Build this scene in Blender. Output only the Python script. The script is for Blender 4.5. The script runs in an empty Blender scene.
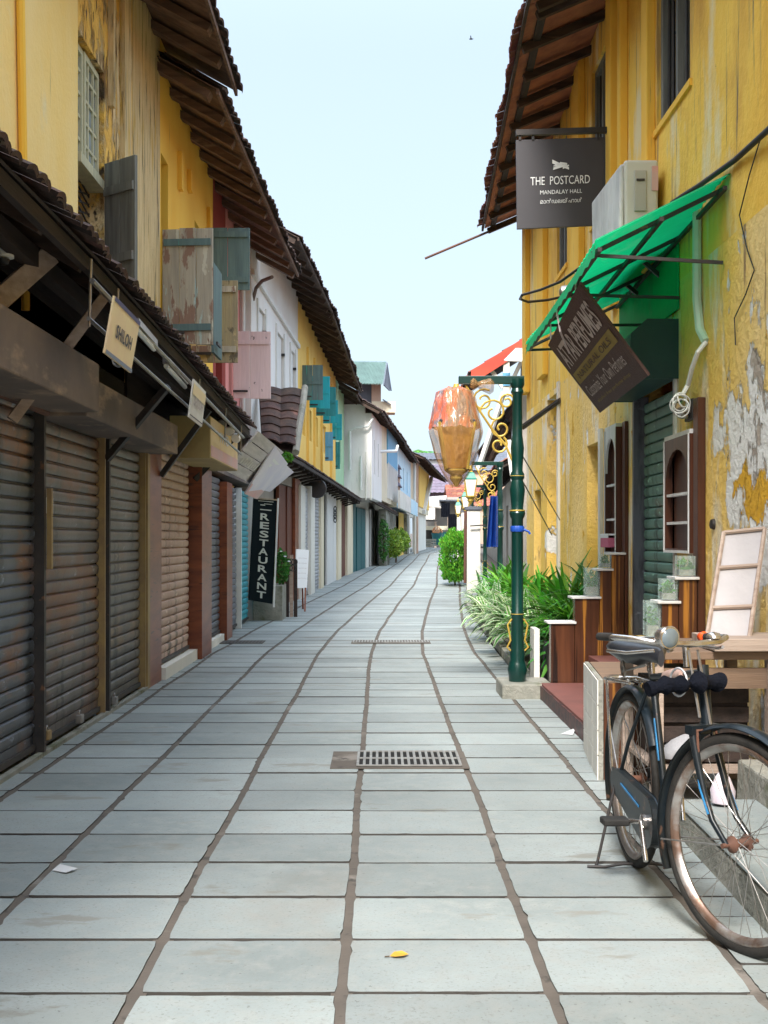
import bpy, math, random
from mathutils import Vector, Matrix, noise
R = random.Random(7)
S = bpy.context.scene
COL = S.collection
F, H, HX, HY = 1250.0, 1.33, 380.0, 540.0       # focal length in pixels, eye height, vanishing point

def lerp(a, b, t): return a + (b - a) * t
def table(tb, x):
    if x <= tb[0][0]: return tb[0][1]
    for (x0, y0), (x1, y1) in zip(tb, tb[1:]):
        if x <= x1: return lerp(y0, y1, (x - x0) / (x1 - x0))
    (x0, y0), (x1, y1) = tb[-2:]
    return lerp(y0, y1, (x - x0) / (x1 - x0))
LEFT = [(0, -2.08), (17.9, -2.08), (21.4, -1.88), (27.9, -1.60), (40.1, -1.14), (54.5, -.13), (84.7, 1.97), (117, 4.7)]
CURV = [(0, 0), (14.6, 0), (17.9, .1), (21, .27), (24.3, .45), (27.6, .65), (33, 1.0), (40.6, 1.35), (48.7, 1.75), (57, 2.2), (75.6, 3.1), (84.4, 4.0), (117, 6.8), (140, 8.8)]
def LE(y): return table(LEFT, y)
def CV(y): return table(CURV, y)
def G(y): return max(0.0, (y - 16.2) * .0077)
def P(px, py, y): return Vector(((px - HX) * y / F, y, H - (py - HY) * y / F))

# ------------------------------------------------------------------ scene objects
WL = {}
def thing(name, label, cat, loc=(0, 0, 0), group=None, kind=None):
    o = bpy.data.objects.new(name, None); COL.objects.link(o)
    o.location = loc; WL[o] = Vector(loc); o.empty_display_size = .1
    o['label'] = label; o['category'] = cat
    if group: o['group'] = group
    if kind: o['kind'] = kind
    return o
def tag(o, label, cat=None, group=None, kind=None):
    if label: o['label'] = label
    if cat: o['category'] = cat
    if group: o['group'] = group
    if kind: o['kind'] = kind
    return o
def copy_tree(o, loc, label=None, parent=None):
    c = o.copy(); COL.objects.link(c)
    if parent is None: c.location = loc; WL[c] = Vector(loc)
    else: c.parent = parent; WL[c] = WL[parent]
    if label: c['label'] = label
    for ch in [k for k in bpy.data.objects if k.parent == o]: copy_tree(ch, None, None, c)
    return c

class M:
    """collects faces; build() links them as one mesh object"""
    def __init__(s): s.v = []; s.f = []; s.r = []; s.e = []; s.rnd = .5; s.edge = 0.0
    def face(s, pts):
        n = len(s.v); s.v += [Vector(p) for p in pts]; s.f.append(tuple(range(n, n + len(pts)))); s.r.append(s.rnd); s.e.append(s.edge)
    def idx(s, pts): n = len(s.v); s.v += [Vector(p) for p in pts]; return n
    def fi(s, t): s.f.append(tuple(t)); s.r.append(s.rnd); s.e.append(s.edge)
    def hexa(s, a, b):
        """a, b: opposite quads (4 points each)"""
        n = s.idx(list(a) + list(b))
        s.fi((n+3, n+2, n+1, n)); s.fi((n+4, n+5, n+6, n+7))
        for i in range(4): j = (i+1) % 4; s.fi((n+i, n+j, n+4+j, n+4+i))
    def box(s, x0, x1, y0, y1, z0, z1):
        s.hexa([(x0, y0, z0), (x1, y0, z0), (x1, y1, z0), (x0, y1, z0)], [(x0, y0, z1), (x1, y0, z1), (x1, y1, z1), (x0, y1, z1)])
    def fbox(s, fr, u0, u1, o0, o1, z0, z1):
        p = fr.pt
        s.hexa([p(u0, o0, z0), p(u1, o0, z0), p(u1, o1, z0), p(u0, o1, z0)], [p(u0, o0, z1), p(u1, o0, z1), p(u1, o1, z1), p(u0, o1, z1)])
    def bar(s, a, b, w, h=None, up=(0, 0, 1)):
        h = h or w; a = Vector(a); b = Vector(b); d = (b - a).normalized(); up = Vector(up)
        if abs(d.dot(up)) > .98: up = Vector((0, 1, 0))
        x = d.cross(up).normalized() * w / 2; y = x.cross(d).normalized() * h / 2
        s.hexa([a-x-y, a+x-y, a+x+y, a-x+y], [b-x-y, b+x-y, b+x+y, b-x+y])
    def slab(s, q, t):
        """quad q (4 points) given thickness t along its normal, away from the side it faces"""
        q = [Vector(p) for p in q]; n = (q[1]-q[0]).cross(q[3]-q[0]).normalized() * t
        s.hexa([p - n for p in q], q)
    def tube(s, pts, r, n=8, close=False, caps=True):
        pts = [Vector(p) for p in pts]; rs = r if isinstance(r, (list, tuple)) else [r] * len(pts)
        k = len(pts); rings = []; ref = None
        for i, p in enumerate(pts):
            if close: d = pts[(i+1) % k] - pts[i-1]
            else: d = pts[min(i+1, k-1)] - pts[max(i-1, 0)]
            d.normalize()
            if ref is None:
                ref = Vector((0, 0, 1)) if abs(d.z) < .9 else Vector((1, 0, 0))
            x = d.cross(ref)
            if x.length < 1e-4: ref = Vector((1, 0, 0)); x = d.cross(ref)
            x.normalize(); y = x.cross(d).normalized(); ref = y
            rings.append(s.idx([p + (x * math.cos(2*math.pi*j/n) + y * math.sin(2*math.pi*j/n)) * rs[i] for j in range(n)]))
        for i in range(k if close else k - 1):
            a = rings[i]; b = rings[(i+1) % k]
            for j in range(n): s.fi((a+j, a+(j+1) % n, b+(j+1) % n, b+j))
        if caps and not close:
            s.fi([rings[0]+j for j in range(n)][::-1]); s.fi([rings[-1]+j for j in range(n)])
    def lathe(s, prof, c=(0, 0, 0), n=16, axis=(0, 0, 1), sq=None):
        """prof: (radius, height) pairs along axis"""
        c = Vector(c); ax = Vector(axis).normalized(); t = Vector((1, 0, 0)) if abs(ax.x) < .9 else Vector((0, 1, 0))
        x = (t - ax * t.dot(ax)).normalized(); y = ax.cross(x); rings = []
        a0 = math.pi / n if sq else 0
        for r, h in prof:
            rings.append(s.idx([c + ax*h + (x * math.cos(2*math.pi*j/n + a0) + y * math.sin(2*math.pi*j/n + a0)) * max(r, 1e-4) for j in range(n)]))
        for a, b in zip(rings, rings[1:]):
            for j in range(n): s.fi((a+j, a+(j+1) % n, b+(j+1) % n, b+j))
        s.fi([rings[0]+j for j in range(n)][::-1]); s.fi([rings[-1]+j for j in range(n)])
    def torus(s, c, ax, R_, r, n=32, m=8, a0=0, a1=2*math.pi, prof=None):
        c = Vector(c); ax = Vector(ax).normalized(); t = Vector((0, 0, 1)); x = (t - ax*t.dot(ax)).normalized(); y = ax.cross(x)
        full = abs(a1 - a0 - 2*math.pi) < 1e-6; prof = prof or [(r*math.cos(2*math.pi*j/m), r*math.sin(2*math.pi*j/m)) for j in range(m)]
        m = len(prof); rings = []
        for i in range(n if full else n+1):
            a = a0 + (a1 - a0) * i / n; d = x*math.cos(a) + y*math.sin(a)
            rings.append(s.idx([c + d*(R_+p) + ax*q for p, q in prof]))
        k = len(rings)
        for i in range(k if full else k-1):
            a = rings[i]; b = rings[(i+1) % k]
            for j in range(m): s.fi((a+j, a+(j+1) % m, b+(j+1) % m, b+j))
        if not full: s.fi([rings[0]+j for j in range(m)][::-1]); s.fi([rings[-1]+j for j in range(m)])
    def build(s, name, mat, parent=None, smooth=None, bevel=0, wobble=0):
        org = WL[parent] if parent is not None else Vector((0, 0, 0))
        if wobble:
            s.v = [p + Vector((noise.noise(p*1.7), noise.noise(p*1.7+Vector((9, 3, 1))), noise.noise(p*1.7+Vector((2, 7, 5))))) * wobble for p in s.v]
        me = bpy.data.meshes.new(name); me.from_pydata([p - org for p in s.v], [], s.f)
        a = me.attributes.new('rnd', 'FLOAT', 'FACE'); a.data.foreach_set('value', s.r)
        a = me.attributes.new('edge', 'FLOAT', 'FACE'); a.data.foreach_set('value', s.e)
        me.materials.append(mat)
        if smooth:
            me.polygons.foreach_set('use_smooth', [True] * len(me.polygons))
            try: me.set_sharp_from_angle(angle=math.radians(smooth))
            except Exception: pass
        me.validate(); me.update()
        o = bpy.data.objects.new(name, me); COL.objects.link(o)
        if parent is not None: o.parent = parent
        WL[o] = org
        if bevel:
            b = o.modifiers.new('bevel', 'BEVEL'); b.width = bevel; b.segments = 2; b.limit_method = 'ANGLE'; b.angle_limit = math.radians(40)
        return o

class Fr:
    """a facade's frame: u along it, o outwards to the street, z up"""
    def __init__(s, x0, y0, x1, y1, side):
        s.a = Vector((x0, y0, 0)); s.d = Vector((x1-x0, y1-y0, 0)); s.L = s.d.length; s.d.normalize()
        s.n = Vector((s.d.y, -s.d.x, 0))
        if s.n.x * side < 0: s.n = -s.n
    def pt(s, u, o, z): p = s.a + s.d*u + s.n*o; return Vector((p.x, p.y, z))
    def u(s, px, o=0):
        r = Vector(((px-HX)/F, 1, 0)); t = (s.a + s.n*o).dot(s.n) / r.dot(s.n); return (r*t - s.a).dot(s.d)
    def z(s, px, py, o=0):
        r = Vector(((px-HX)/F, 1, 0)); t = (s.a + s.n*o).dot(s.n) / r.dot(s.n); return H - (py-HY)*t/F

# ------------------------------------------------------------------ materials
def rgb(c): return (c[0], c[1], c[2], 1)
def mk(name, base, base2=None, sc=1.2, st=(1, 1, 1), rough=.8, rough2=None, bump=.15, bsc=40, bst=None, spots=(), metal=0, var=0, spec=.35,
       edge=None, trans=0, ramp=(.35, .65), dist=.01, sub=0, alpha=1, soil=None):
    m = bpy.data.materials.new(name); m.use_nodes = True; nt = m.node_tree; N = nt.nodes; L = nt.links
    b = N['Principled BSDF']; tc = N.new('ShaderNodeTexCoord')
    def noi(scale, stretch, detail=6, rg=.6, off=0):
        mp = N.new('ShaderNodeMapping'); mp.inputs['Scale'].default_value = stretch; mp.inputs['Location'].default_value = (off, off*1.7, off*.6)
        L.new(tc.outputs['Object'], mp.inputs['Vector']); n = N.new('ShaderNodeTexNoise'); n.inputs['Scale'].default_value = scale
        n.inputs['Detail'].default_value = detail; n.inputs['Roughness'].default_value = rg; L.new(mp.outputs[0], n.inputs['Vector']); return n.outputs['Fac']
    def rmp(v, lo, hi):
        r = N.new('ShaderNodeMapRange'); r.inputs['From Min'].default_value = lo; r.inputs['From Max'].default_value = hi; L.new(v, r.inputs['Value']); return r.outputs[0]
    def mix(f, a, c):
        x = N.new('ShaderNodeMix'); x.data_type = 'RGBA'; L.new(f, x.inputs['Factor'])
        for sock, val in ((x.inputs[6], a), (x.inputs[7], c)):
            if isinstance(val, tuple): sock.default_value = rgb(val)
            else: L.new(val, sock)
        return x.outputs[2]
    def math_(op, a, c):
        x = N.new('ShaderNodeMath'); x.operation = op
        for i, val in enumerate((a, c)):
            if isinstance(val, (int, float)): x.inputs[i].default_value = val
            else: L.new(val, x.inputs[i])
        return x.outputs[0]
    base2 = base2 or tuple(c*.75 for c in base)
    col = mix(rmp(noi(sc, st, off=.3), ramp[0], ramp[1]), base, base2)
    hgt = math_('MULTIPLY', noi(bsc, bst or st, 4, .65), 1.0)
    k = 3.1
    for sp in spots:
        c2, scale, stretch, th, soft = sp[:5]; depth = sp[5] if len(sp) > 5 else 0; blob = sp[6] if len(sp) > 6 else None
        f = noi(scale, stretch, 8, .62, off=k); k += 4.7
        if blob:
            x, y, z, rad, amt = blob; d = N.new('ShaderNodeVectorMath'); d.operation = 'DISTANCE'; d.inputs[1].default_value = (x, y, z); L.new(tc.outputs['Object'], d.inputs[0])
            fall = rmp(d.outputs['Value'], rad, 0); f = math_('ADD', f, math_('MULTIPLY', fall, amt))
        f = rmp(f, th, th+soft); col = mix(f, col, c2)
        if depth: hgt = math_('SUBTRACT', hgt, math_('MULTIPLY', f, depth))
    if edge:
        at = N.new('ShaderNodeAttribute'); at.attribute_name = 'edge'; col = mix(at.outputs['Fac'], col, edge)
    if var:
        at = N.new('ShaderNodeAttribute'); at.attribute_name = 'rnd'
        hs = N.new('ShaderNodeHueSaturation'); L.new(col, hs.inputs['Color']); L.new(rmpv(N, L, at.outputs['Fac'], 1-var, 1+var), hs.inputs['Value'])
        L.new(rmpv(N, L, math_('FRACT', math_('MULTIPLY', at.outputs['Fac'], 7.3), 0), .5-var*.05, .5+var*.05), hs.inputs['Hue']); col = hs.outputs[0]
    L.new(col, b.inputs['Base Color'])
    b.inputs['Metallic'].default_value = metal; b.inputs['Specular IOR Level'].default_value = spec
    if rough2 is not None: L.new(rmpv(N, L, noi(3, st, off=9), rough, rough2), b.inputs['Roughness'])
    else: b.inputs['Roughness'].default_value = rough
    if trans: b.inputs['Transmission Weight'].default_value = trans
    if alpha < 1: b.inputs['Alpha'].default_value = alpha
    if sub:
        out = N['Material Output']; tr = N.new('ShaderNodeBsdfTranslucent'); L.new(col, tr.inputs['Color']); ms = N.new('ShaderNodeMixShader'); ms.inputs[0].default_value = sub
        L.new(b.outputs[0], ms.inputs[1]); L.new(tr.outputs[0], ms.inputs[2]); L.new(ms.outputs[0], out.inputs['Surface'])
    if bump:
        bp = N.new('ShaderNodeBump'); bp.inputs['Strength'].default_value = bump; bp.inputs['Distance'].default_value = dist; L.new(hgt, bp.inputs['Height']); L.new(bp.outputs[0], b.inputs['Normal'])
    return m
def rmpv(N, L, v, lo, hi):
    r = N.new('ShaderNodeMapRange'); r.inputs['To Min'].default_value = lo; r.inputs['To Max'].default_value = hi; L.new(v, r.inputs['Value']); return r.outputs[0]

VS = (5, 5, .35)     # streaks that run down a wall
m_yel_pale = mk('pale_yellow_lime', (.93, .73, .37), (.92, .62, .19), .5, (1, 1, .6), .85, bump=.35, bsc=22, bst=(1, 1, 1), dist=.02, spots=[((.45, .33, .16), 2.5, VS, .66, .12), ((.35, .25, .13), 7, (1, 1, 1.5), .74, .03, .3), ((.78, .66, .42), 1.4, (1, 1, 1), .6, .14)])
m_yel_rough = mk('weathered_yellow_lime', (.92, .58, .13), (.78, .43, .08), 1.8, (1, 1, .8), .9, bump=1, bsc=7, bst=(1, 1, .7), dist=.06, spots=[((.70, .52, .28), 2.6, (1, 1.5, .8), .5, .08, .5), ((.36, .20, .07), 3.2, (1.5, 2, .7), .53, .08, .6), ((.10, .07, .04), 5.5, (1.5, 2, .7), .60, .05, .8)])
m_yel_col = mk('ochre_plaster', (.92, .57, .09), (.86, .47, .05), .8, (1, 1, .5), .85, bump=.3, bsc=25, spots=[((.40, .24, .08), 3, VS, .64, .1)])
m_pale_wood = mk('bleached_post_wood', (.82, .64, .36), (.62, .45, .23), 3, (6, 6, .5), .9, bump=1, bsc=9, bst=(5, 5, .5), dist=.03, spots=[((.14, .10, .06), 2.5, (5, 5, .4), .58, .06, .6), ((.66, .42, .10), 1.7, (3, 3, .6), .56, .1)])
m_yel_right = mk('old_yellow_limewash', (.94, .62, .11), (.90, .52, .06), .8, (1, 1, .5), .86, bump=.5, bsc=16, bst=(1, 1, 1), dist=.025, spots=[((.68, .36, .06), .8, (1, 1.2, .6), .5, .14), ((.82, .66, .36), 1.5, (1.5, 1.5, .5), .56, .1, .1), ((.46, .28, .10), 2.2, (2, 3, .28), .55, .1), ((.25, .17, .09), 4, (3, 4, .2), .62, .06), ((.16, .10, .05), 8, (1, 1.5, .8), .69, .03, .3)])
m_yel_low = mk('peeling_yellow_limewash', (.92, .58, .10), (.88, .62, .24), 1.0, (1, 1, .5), .88, bump=.8, bsc=14, bst=(1, 1, 1), dist=.03, spots=[((.84, .74, .56), 1.2, (1, 1.4, .5), .55, .08, .3), ((.36, .22, .10), 3.5, (2, 3, .35), .60, .08),
    ((.86, .83, .78), 1.7, (1, 1.2, .8), .62, .02, 1.2, (0, -2.0, 1.95, 1.0, .36)), ((.46, .38, .31), 3.4, (1, 1.3, .9), .70, .03, 1.5, (0, -2.05, 1.9, .8, .22)), ((.78, .42, .03), 2.3, (1, 1, .8), .64, .02, -1.2, (0, -2.0, 1.5, .5, .28)), ((.10, .07, .05), 7, (1, 1, 1), .68, .03, .5)])
def wallmat(n, c, c2=None, k=.5): return mk(n, c, c2 or tuple(x*.86 for x in c), .9, (1, 1, .6), .85, bump=.3, bsc=22, dist=.02, spots=[(tuple(x*k for x in c), 2.6, VS, .62, .12)])
m_white = wallmat('white_lime_wall', (.78, .77, .76), (.72, .68, .64)); m_pink = wallmat('pink_wall', (.74, .30, .28)); m_red = wallmat('red_wall', (.30, .04, .03))
m_yel2 = wallmat('warm_yellow_wall', (.92, .62, .17), (.86, .53, .12)); m_green = wallmat('pale_green_wall', (.42, .66, .42)); m_cream = wallmat('cream_wall', (.74, .65, .48)); m_blue = wallmat('pale_blue_wall', (.42, .66, .82), (.60, .74, .80))
m_plast = wallmat('dirty_grey_plaster', (.42, .38, .34), (.30, .27, .24)); m_hood = mk('stained_concrete_hood', (.19, .14, .11), (.10, .08, .07), 1.1, (1, 1, 1), .8, bump=.3, bsc=14, spots=[((.32, .23, .16), 1.6, (1, .6, 2), .55, .1)])
m_violet = wallmat('violet_grey_wall', (.17, .13, .17), (.12, .10, .13)); m_peach = wallmat('peach_wall', (.55, .38, .29))
def woodm(n, c, c2, ax='z', rough=.75, spots=(), bump=.6, sc=3):
    st = {'x': (.4, 6, 6), 'y': (6, .4, 6), 'z': (6, 6, .4)}[ax]
    return mk(n, c, c2, sc, st, rough, bump=bump, bsc=9, bst=st, dist=.008, spots=spots)
m_wdark = woodm('dark_old_timber', (.045, .03, .025), (.022, .016, .014), 'y'); m_wdarkx = woodm('dark_rafter_timber', (.085, .05, .035), (.03, .02, .016), 'x', sc=2, spots=[((.20, .12, .08), 2, (1, 3, 3), .62, .1)])
m_wrot = woodm('weathered_rafter_timber', (.20, .115, .075), (.09, .05, .035), 'x', sc=2, spots=[((.32, .22, .15), 2, (.8, 3, 3), .62, .08)])
m_wgrey = woodm('grey_shutter_wood', (.23, .23, .21), (.13, .13, .12), 'z'); m_wtaupe = woodm('taupe_timber', (.42, .33, .27), (.28, .21, .17), 'x')
PEEL = [((.27, .17, .13), 2.6, (2.5, 2.5, .7), .53, .03, .3), ((.55, .52, .43), 3.3, (2, 2, .6), .57, .02, .2), ((.40, .50, .48), 4, (3, 3, .5), .64, .02, .1)]
m_peel = woodm('flaking_shutter_paint', (.46, .41, .33), (.33, .30, .25), 'z', .9, PEEL, .9); m_peel2 = woodm('flaking_brown_paint', (.36, .30, .17), (.26, .22, .15), 'z', .9, [((.60, .46, .25), 1.6, (1, 1, .5), .5, .02, .2), ((.13, .11, .08), 4, (2, 2, .8), .56, .04, .3)], .9)
m_tealgrey = woodm('grey_teal_paint', (.13, .20, .20), (.09, .14, .15), 'z', .8, [((.06, .33, .30), 3, (5, 5, .3), .66, .04)]); m_turq = woodm('turquoise_paint', (.02, .40, .50), (.02, .32, .42), 'z', .6, [((.01, .18, .2), 3, (4, 4, .5), .65, .06)])
m_turq2 = woodm('dull_turquoise_paint', (.03, .26, .30), (.02, .2, .24), 'z', .6); m_sky = woodm('light_blue_paint', (.13, .38, .58), (.10, .3, .5), 'z', .6); m_pinkw = woodm('pale_pink_paint', (.82, .66, .66), (.72, .57, .58), 'z', .85, [((.28, .22, .22), 5, (2, 2, 1), .66, .02, .2)])
m_tealdoor = woodm('teal_door_paint', (.02, .14, .15), (.015, .10, .11), 'z', .5); m_brdoor = woodm('brown_door', (.16, .05, .025), (.10, .03, .02), 'z', .6); m_whitew = woodm('white_painted_wood', (.72, .72, .70), (.62, .60, .58), 'z', .6, bump=.2)
m_sash = woodm('grey_green_sash', (.58, .55, .38), (.46, .44, .31), 'z', .7); m_wredlam = mk('reddish_laminate', (.25, .075, .03), (.15, .04, .02), 2, (1, 1, 5), .35, bump=.05, bsc=30, spots=[((.08, .03, .02), 3, (1, 1, 12), .6, .05)])
m_lam = mk('striped_dark_laminate', (.06, .022, .012), (.11, .04, .018), 3.0, (7, 7, .5), .22, bump=.06, bsc=30, spec=.5, spots=[((.40, .17, .03), 1.15, (8, 8, .22), .58, .05), ((.015, .008, .006), 1.6, (8, 8, .3), .58, .1)])
m_lam2 = mk('brown_plank_laminate', (.10, .035, .018), (.05, .02, .012), 2.0, (8, 8, .5), .3, bump=.08, bsc=30, spots=[((.22, .09, .04), 2, (9, 9, .3), .62, .08)])
m_tile = mk('blackened_clay_tile', (.11, .065, .052), (.05, .036, .033), 6, (1, 1, 1), .9, bump=.7, bsc=30, dist=.01, var=.35, spots=[((.20, .10, .075), 3, (1, 1, 1), .58, .1), ((.10, .11, .05), 2.2, (1, 1, 1), .66, .06)])
m_tileR = mk('terracotta_tile', (.30, .095, .055), (.17, .055, .04), 6, (1, 1, 1), .85, bump=.5, bsc=30, var=.3, spots=[((.08, .045, .04), 2.5, (1, 1, 1), .57, .12)])
m_soff = mk('red_soffit_tile', (.48, .19, .10), (.30, .11, .07), 5, (1, 1, 1), .8, bump=.4, bsc=20, spots=[((.12, .06, .05), 3, (1, 1, 1), .6, .1)])
m_redpaint = mk('red_painted_board', (.50, .07, .035), (.40, .05, .03), 2, rough=.6, bump=.05)
m_tin = mk('green_grey_tin_sheet', (.26, .36, .33), (.20, .28, .26), 1.5, rough=.5, bump=.05, metal=.1); m_slate = mk('grey_roof_sheet', (.12, .13, .16), (.09, .10, .12), 2, rough=.8, bump=.2)
def roller(n, c, c2, rust, amt=.56, rough=.34, metal=.45):
    return mk(n, c, c2, 1.0, (1, 1, .5), rough, rough+.25, bump=.25, bsc=18, bst=(1, 1, 3), dist=.006, metal=metal, spec=.5, spots=[(rust, 1.3, (1, .8, 1.6), amt, .14), (tuple(x*.25 for x in c), 1.8, (2.5, 2.5, .5), .54, .12), (tuple(min(1, x*1.9) for x in c), 5, (1, 1.2, 3), .62, .1), ((.35, .30, .25), 9, (1, .5, 6), .69, .05)])
m_rs1 = roller('bluish_rusty_shutter', (.15, .17, .21), (.085, .085, .09), (.26, .11, .045), .53); m_rs2 = roller('brown_rusty_shutter', (.17, .15, .14), (.10, .08, .075), (.20, .095, .05), .47); m_rs3 = roller('dull_rusty_shutter', (.15, .135, .12), (.10, .085, .075), (.22, .14, .08), .5)
m_rs4 = roller('faded_beige_shutter', (.60, .46, .38), (.48, .33, .26), (.30, .15, .08), .6, .6, .05); m_rs5 = roller('slate_grey_shutter', (.16, .17, .20), (.12, .13, .15), (.08, .08, .09), .6); m_rs6 = roller('turquoise_shutter', (.05, .38, .45), (.04, .28, .34), (.10, .12, .13), .62, .5, .05)
m_rs7 = roller('mint_green_shutter', (.20, .36, .29), (.13, .25, .205), (.20, .19, .14), .57, .45, .1); m_rs8 = roller('light_grey_shutter', (.45, .46, .48), (.35, .35, .38), (.25, .2, .18), .62, .5, .1)
m_metal = mk('black_painted_iron', (.025, .025, .027), (.05, .04, .035), 6, rough=.55, bump=.1, spots=[((.14, .07, .04), 8, (1, 1, 1), .64, .05)]); m_steel = mk('dull_steel', (.38, .37, .36), (.25, .22, .2), 8, rough=.4, metal=.8, bump=.1)
m_rustbar = mk('rusty_rod', (.09, .05, .038), (.12, .05, .03), 6, rough=.8); m_goldr = mk('worn_brass_guide', (.36, .25, .10), (.25, .17, .09), 5, rough=.5, metal=.3)
m_postg = mk('dark_green_gloss_paint', (.002, .036, .028), (.002, .026, .021), 3, rough=.3, bump=.04, spec=.55, spots=[((.01, .03, .02), 7, (1, 1, 1), .66, .04)]); m_gold = mk('old_gold_paint', (.55, .38, .07), (.40, .26, .05), 8, rough=.45, bump=.1, metal=.2)
m_capg = mk('lantern_green', (.01, .20, .14), (.01, .15, .11), 4, rough=.35, bump=.03); m_opal = mk('opal_lantern_glass', (.80, .80, .78), (.72, .72, .70), 3, rough=.3, bump=0); m_amber = mk('amber_lantern_glass', (.50, .25, .03), (.26, .10, .012), 9, rough=.35, bump=.05)
m_conc = mk('mossy_concrete', (.30, .29, .25), (.19, .19, .16), 3, rough=.9, bump=1, bsc=22, dist=.02, spots=[((.12, .13, .07), 2.2, (1, 1, 1), .56, .1), ((.06, .06, .05), 4, (1, 1, 1), .66, .06)]); m_cast = wallmat('white_pillar_paint', (.74, .71, .64))
m_wpipe = mk('white_plastic_pipe', (.70, .72, .70), (.6, .62, .6), 3, rough=.4, bump=0); m_gpipe = mk('greenish_pipe', (.35, .62, .48), (.55, .62, .55), 2, rough=.4, bump=0); m_cable = mk('black_cable', (.015, .015, .017), rough=.5, bump=0)
m_sign = mk('charcoal_sign_panel', (.062, .058, .065), (.05, .047, .053), 1, rough=.5, bump=.02); m_letw = mk('white_lettering', (.80, .80, .80), (.76, .76, .76), rough=.5, bump=0); m_letd = mk('dark_lettering', (.10, .09, .10), rough=.6, bump=0)
m_signcream = mk('aged_cream_sign', (.85, .70, .40), (.80, .60, .38), 3, rough=.6, bump=.05, spots=[((.66, .5, .4), 2, (1, 1, 1), .58, .1)]); m_signwhite = mk('aged_white_sign', (.82, .78, .72), (.58, .55, .5), 3, rough=.6, bump=.05)
m_band = mk('purple_band', (.10, .10, .24), rough=.6, bump=0); m_bandb = mk('grey_blue_band', (.25, .31, .44), rough=.6, bump=0); m_psign = mk('maroon_ribbed_sign', (.075, .035, .03), (.055, .028, .026), 3, (1, 30, 1), .55, bump=.3, bsc=5, bst=(1, 40, 1)); m_pl = mk('faded_grey_letters', (.55, .48, .46), (.42, .36, .34), 5, rough=.6, bump=0); m_olive = mk('olive_gold_band', (.30, .22, .05), (.22, .16, .04), 3, rough=.6, bump=0)
m_ybox = mk('yellowed_sign_box', (.85, .66, .30), (.72, .52, .22), 1.5, rough=.5, bump=.05, spots=[((.66, .38, .30), 1.4, (1, 1, 1), .55, .1)]); m_yboxs = mk('dark_ochre_sheet', (.42, .32, .13), (.30, .22, .10), 2, rough=.6, bump=.1)
m_gboard = woodm('grey_plank_board', (.62, .58, .57), (.48, .45, .45), 'y', .7, [((.60, .56, .54), 3, (3, .8, 3), .64, .05), ((.5, .30, .24), 2, (2, .6, 2), .66, .05)]); m_lilac = mk('lilac_sign_panel', (.60, .58, .72), (.74, .70, .76), 1.5, (1, 1, 1), .5, bump=0); m_salmon = mk('salmon_print', (.68, .34, .30), (.6, .42, .4), 4, rough=.5, bump=0)
m_banner = mk('black_fabric_banner', (.004, .008, .010), (.006, .011, .014), 3, rough=.8, bump=.1, spec=.08); m_bannerl = mk('pale_banner_letters', (.45, .47, .42), (.40, .42, .38), 5, rough=.6, bump=0)
m_ac = mk('ivory_plastic', (.62, .60, .53), (.55, .52, .45), 2, rough=.4, bump=.03); m_cover = mk('grey_nylon_cover', (.64, .63, .60), (.48, .47, .45), 3, (2, 2, .6), .7, bump=.8, bsc=6, bst=(2, 2, .7), dist=.03); m_teal = mk('dark_teal_metal', (.012, .055, .052), (.01, .04, .04), 2, rough=.5, bump=.05)
m_awn = mk('green_awning_sheet', (.01, .62, .25), (.005, .50, .19), 2, rough=.5, bump=.3, bsc=4, dist=.03, sub=.5, spots=[((.10, .50, .24), 2.5, (1, 1, 1), .56, .15)]); m_tarp = mk('blue_tarpaulin', (.02, .10, .50), (.01, .06, .34), 2, (3, 3, .5), .5, bump=.5, bsc=5, dist=.03)
m_leaf = mk('leaf_green', (.09, .30, .03), (.06, .21, .025), 4, rough=.45, bump=0, var=.5, sub=.35, edge=(.52, .60, .40)); m_leafd = mk('dark_leaf_green', (.055, .19, .03), (.04, .13, .02), 4, rough=.45, bump=0, var=.5, sub=.3, edge=(.08, .22, .03)); m_leafy = mk('yellow_green_leaf', (.24, .34, .035), (.12, .24, .03), 4, rough=.5, bump=0, var=.4, sub=.35)
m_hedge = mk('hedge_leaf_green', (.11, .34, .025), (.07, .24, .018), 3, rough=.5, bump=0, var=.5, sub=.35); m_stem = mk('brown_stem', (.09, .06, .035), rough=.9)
m_glass = mk('glass_painted_reflection', (.07, .09, .10), (.32, .40, .46), 1.5, rough=.06, bump=0, spec=.9); m_clear = bpy.data.materials.new('clear_glass'); m_clear.use_nodes = True  # pale blue patches put a sky reflection into the glass colour
_b = m_clear.node_tree.nodes['Principled BSDF']; _b.inputs['Base Color'].default_value = (.75, .92, .86, 1); _b.inputs['Roughness'].default_value = .05; _b.inputs['Alpha'].default_value = .10
m_tabletop = woodm('worn_table_planks', (.22, .14, .09), (.15, .10, .07), 'x', .7); m_panelw = mk('white_canvas', (.44, .42, .43), (.36, .345, .355), 3, (1, 1, 1), .8, bump=.4, bsc=5, dist=.02)
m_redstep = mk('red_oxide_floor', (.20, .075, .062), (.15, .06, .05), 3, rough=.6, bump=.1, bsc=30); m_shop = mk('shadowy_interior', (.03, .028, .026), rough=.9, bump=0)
m_rubber = mk('worn_black_rubber', (.014, .013, .012), (.028, .025, .022), 12, rough=.75, bump=.3, bsc=60); m_rim = mk('rusty_chrome', (.46, .43, .41), (.24, .15, .11), 9, (1, 1, 1), .25, .5, metal=.85, bump=.1, ramp=(.42, .6)); m_chrome = mk('old_chrome', (.60, .58, .56), (.40, .34, .30), 12, rough=.2, metal=.9, bump=.05)
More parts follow.
